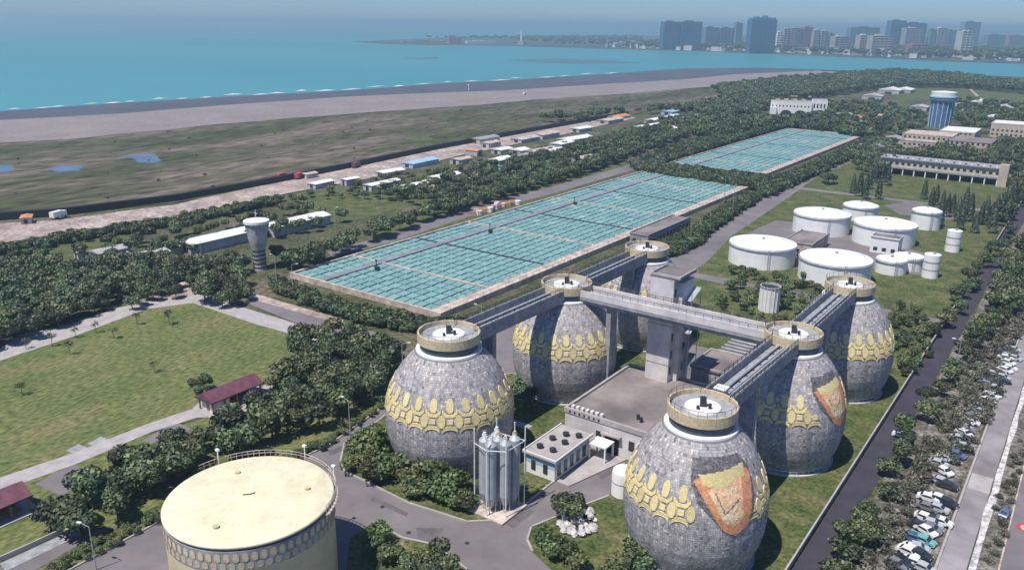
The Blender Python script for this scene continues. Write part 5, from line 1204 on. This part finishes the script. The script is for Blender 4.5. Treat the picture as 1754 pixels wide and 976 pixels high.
lampm = MB(); lampm.b2(2.16, 2.22, -.8, -.45, .6, .8); lampm = lampm.mesh('headlight', M['white'])
def car(px, py, col, label, rot, grp=None, sc=.9):
    g = W(px, py, .6); t_ = thing('parked_car', label, 'car', (g[0], g[1], .08), rot, grp); t_.scale = (sc, sc, sc)
    link('body', CM[col], t_); link('windscreen', ws_m, t_); link('side_windows', sw_m, t_)
    link('headlight', lampm, t_); link('headlight', lampm, t_, loc=(0, 1.25, 0))
    for x in (-1.35, 1.35):
        for y in (-.78, .78): link('wheel', wh_m, t_, loc=(x, y, .33))
G1 = 'cars parked on the waste ground by the pale road'
RT = R(-14)
cars = [(1612, 824, 'silver', 'silver car parked alone at the top of the lower parking patch', 0), (1622, 831, 'dark', 'dark car beside the lone silver car', .1),
 (1590, 852, 'white', 'white car in the top row of the parking cluster, left', .2), (1608, 853, 'white', 'white car in the top row of the parking cluster, middle', 0), (1622, 860, 'dark', 'dark car in the top row of the parking cluster, right', -.1),
 (1588, 868, 'grey', 'grey car in the second row of the cluster, left', .1), (1606, 870, 'silver', 'silver car in the second row of the cluster', .1),
 (1584, 886, 'white', 'white car in the third row of the cluster, left', 0), (1603, 890, 'dark', 'dark car in the third row of the cluster', .2), (1575, 900, 'dark', 'dark car in the fourth row, left', 0), (1594, 904, 'grey', 'grey car in the fourth row, right', .05), (1612, 893, 'white', 'white car at the right end of the third row', .1),
 (1566, 919, 'teal', 'teal green car at the lower left of the cluster', -.1), (1582, 925, 'teal', 'teal green car just right of the other teal one', 0),
 (1556, 944, 'white', 'white car at the bottom of the cluster, left', 0), (1545, 960, 'dark', 'dark car at the bottom edge, left', .1), (1567, 962, 'white', 'white car at the bottom edge, middle', .1), (1582, 972, 'silver', 'silver car at the bottom edge, right', 0), (1575, 948, 'dark', 'dark car between the bottom white ones', 0),
 (1672, 712, 'silver', 'silver car among scrub halfway up the waste ground', .3), (1662, 722, 'white', 'white car among scrub halfway up the waste ground', .2), (1685, 695, 'dark', 'dark car above the silver one in the scrub', .1), (1652, 735, 'grey', 'grey car below the white one in the scrub', .4),
 (1700, 640, 'silver', 'silver car in the upper scrub parking spot', .3), (1712, 648, 'dark', 'dark car in the upper scrub parking spot', .1), (1690, 655, 'blue', 'blue car in the upper scrub parking spot', .2), (1722, 612, 'white', 'white car at the top of the scrub parking', .2), (1735, 598, 'silver', 'silver car at the far top of the scrub parking', .1), (1545, 745, 'white', 'white car half under the trees beside the dark road', .2), (1550, 757, 'silver', 'silver car half under the trees beside the dark road', 1.3)]
for px, py, c, lb, r_ in cars: car(px, py, c, lb, R(-10)+r_, G1)
rg = random.Random(31)
for (xa, ya, xb, yb, n, where) in ((1650, 742, 1735, 600, 22, 'strung along the upper waste ground'), (1600, 815, 1660, 745, 6, 'between the cluster and the halfway cars'), (1540, 975, 1600, 890, 7, 'squeezed into the lower left of the cluster')):
    for k in range(n):
        f_ = (k+.5)/n; col = rg.choice(('white', 'silver', 'dark', 'grey', 'white', 'blue', 'silver'))
        car(xa+(xb-xa)*f_+rg.uniform(-12, 12)-(6 if 'lower' in where else 0), ya+(yb-ya)*f_+rg.uniform(-5, 5), col, '%s car %s' % (col, where), R(-10)+rg.uniform(-.5, .5), '%s cars %s' % (col, where))
car(1722, 878, 'blue', 'blue car squeezed on the strip between the two roads', R(80), None, .8)
# street lamps
def lamp(px, py, h, label, rot, grp):
    g = W(px, py); t_ = thing('street_lamp', label, 'street lamp', (g[0], g[1], 0), rot, grp)
    q = MB(); q.lathe([(.13, 0), (.07, h)], 6); q.build('pole', M['steel'], t_); q = MB(); q.tube((0, 0, h), (1.6, 0, h+.5), .06, 5); q.build('arm', M['steel'], t_)
    q = MB(); q.b2(1.4, 2.2, -.18, .18, h+.42, h+.58); q.build('lamp_head', M['white'], t_)
GL = 'street lamps along the plant roads'
for px, py, h, lb in ((165, 976, 8, 'street lamp with white head at the lower left beside the verge'), (600, 745, 8, 'street lamp leaning over the plant road above the cream tank'), (235, 495, 12, 'tall lamp post in front of the left tree belt'), (347, 455, 9, 'lamp post before the greenhouse trees'), (475, 500, 12, 'tall lamp post at the near corner of the long basin'), (503, 505, 10, 'second lamp post at the near corner of the long basin'), (575, 405, 12, 'lamp post in the tree belt above the basin corner'), (655, 365, 12, 'lamp post by the field beyond the basin'), (810, 345, 11, 'lamp post beside the pipe yard'), (883, 330, 11, 'lamp post on the seaward road past the pipe yard'), (940, 312, 11, 'lamp post on the seaward road, middle'), (1013, 285, 11, 'lamp post on the seaward road, farther'), (1120, 300, 10, 'lamp post at the cross hedge, left'), (1240, 345, 11, 'lamp post on the hedge by the long road'), (1262, 310, 9, 'lamp post at the corner between basins'), (1636, 640, 9, 'lamp post on the right side of the dark road'), (1254, 370, 12, 'tall lamp post on the long road beside the near basin'), (825, 570, 8, 'lamp post hidden by the near walkway'), (690, 640, 8, 'lamp post left of the nearest left digester'), (1475, 480, 9, 'lamp post behind the farthest right digester')):
    lamp(px, py, h, lb, R(random.choice((0, 180, 200, 30))), GL)
# rails of fence along basin near road
# small figure-height post on the beach
g = W(803, 156); t_ = thing('beach_marker', 'small white marker post standing on the wet sand', 'marker', (g[0], g[1], .6))
q = MB(); q.tube((0, 0, 0), (0, 0, 6), .5, 8); q.build('post', M['white'], t_); q = MB(); q.b2(-1, 1, -1, 1, 6, 7.5); q.build('top_mark', M['white'], t_)
# manhole clutter on the junction
for px, py in ((690, 938), (1030, 872)):
    pass
# ------------------------------------------------------------------ haze
HX = 26000
mb = MB(); mb.b2(-HX, HX, -3500, 40000, -2, H+30)
hz = mb.build('haze', M['white'], kind='stuff')
hm = bpy.data.materials.new('haze_air'); hm.use_nodes = True; t = hm.node_tree; t.nodes.clear()
ou = t.nodes.new('ShaderNodeOutputMaterial'); pv = t.nodes.new('ShaderNodeVolumePrincipled')
pv.inputs['Color'].default_value = (.58, .88, .99, 1); pv.inputs['Density'].default_value = .00021; pv.inputs['Anisotropy'].default_value = .2
t.links.new(pv.outputs[0], ou.inputs['Volume']); hz.data.materials.clear(); hz.data.materials.append(hm)
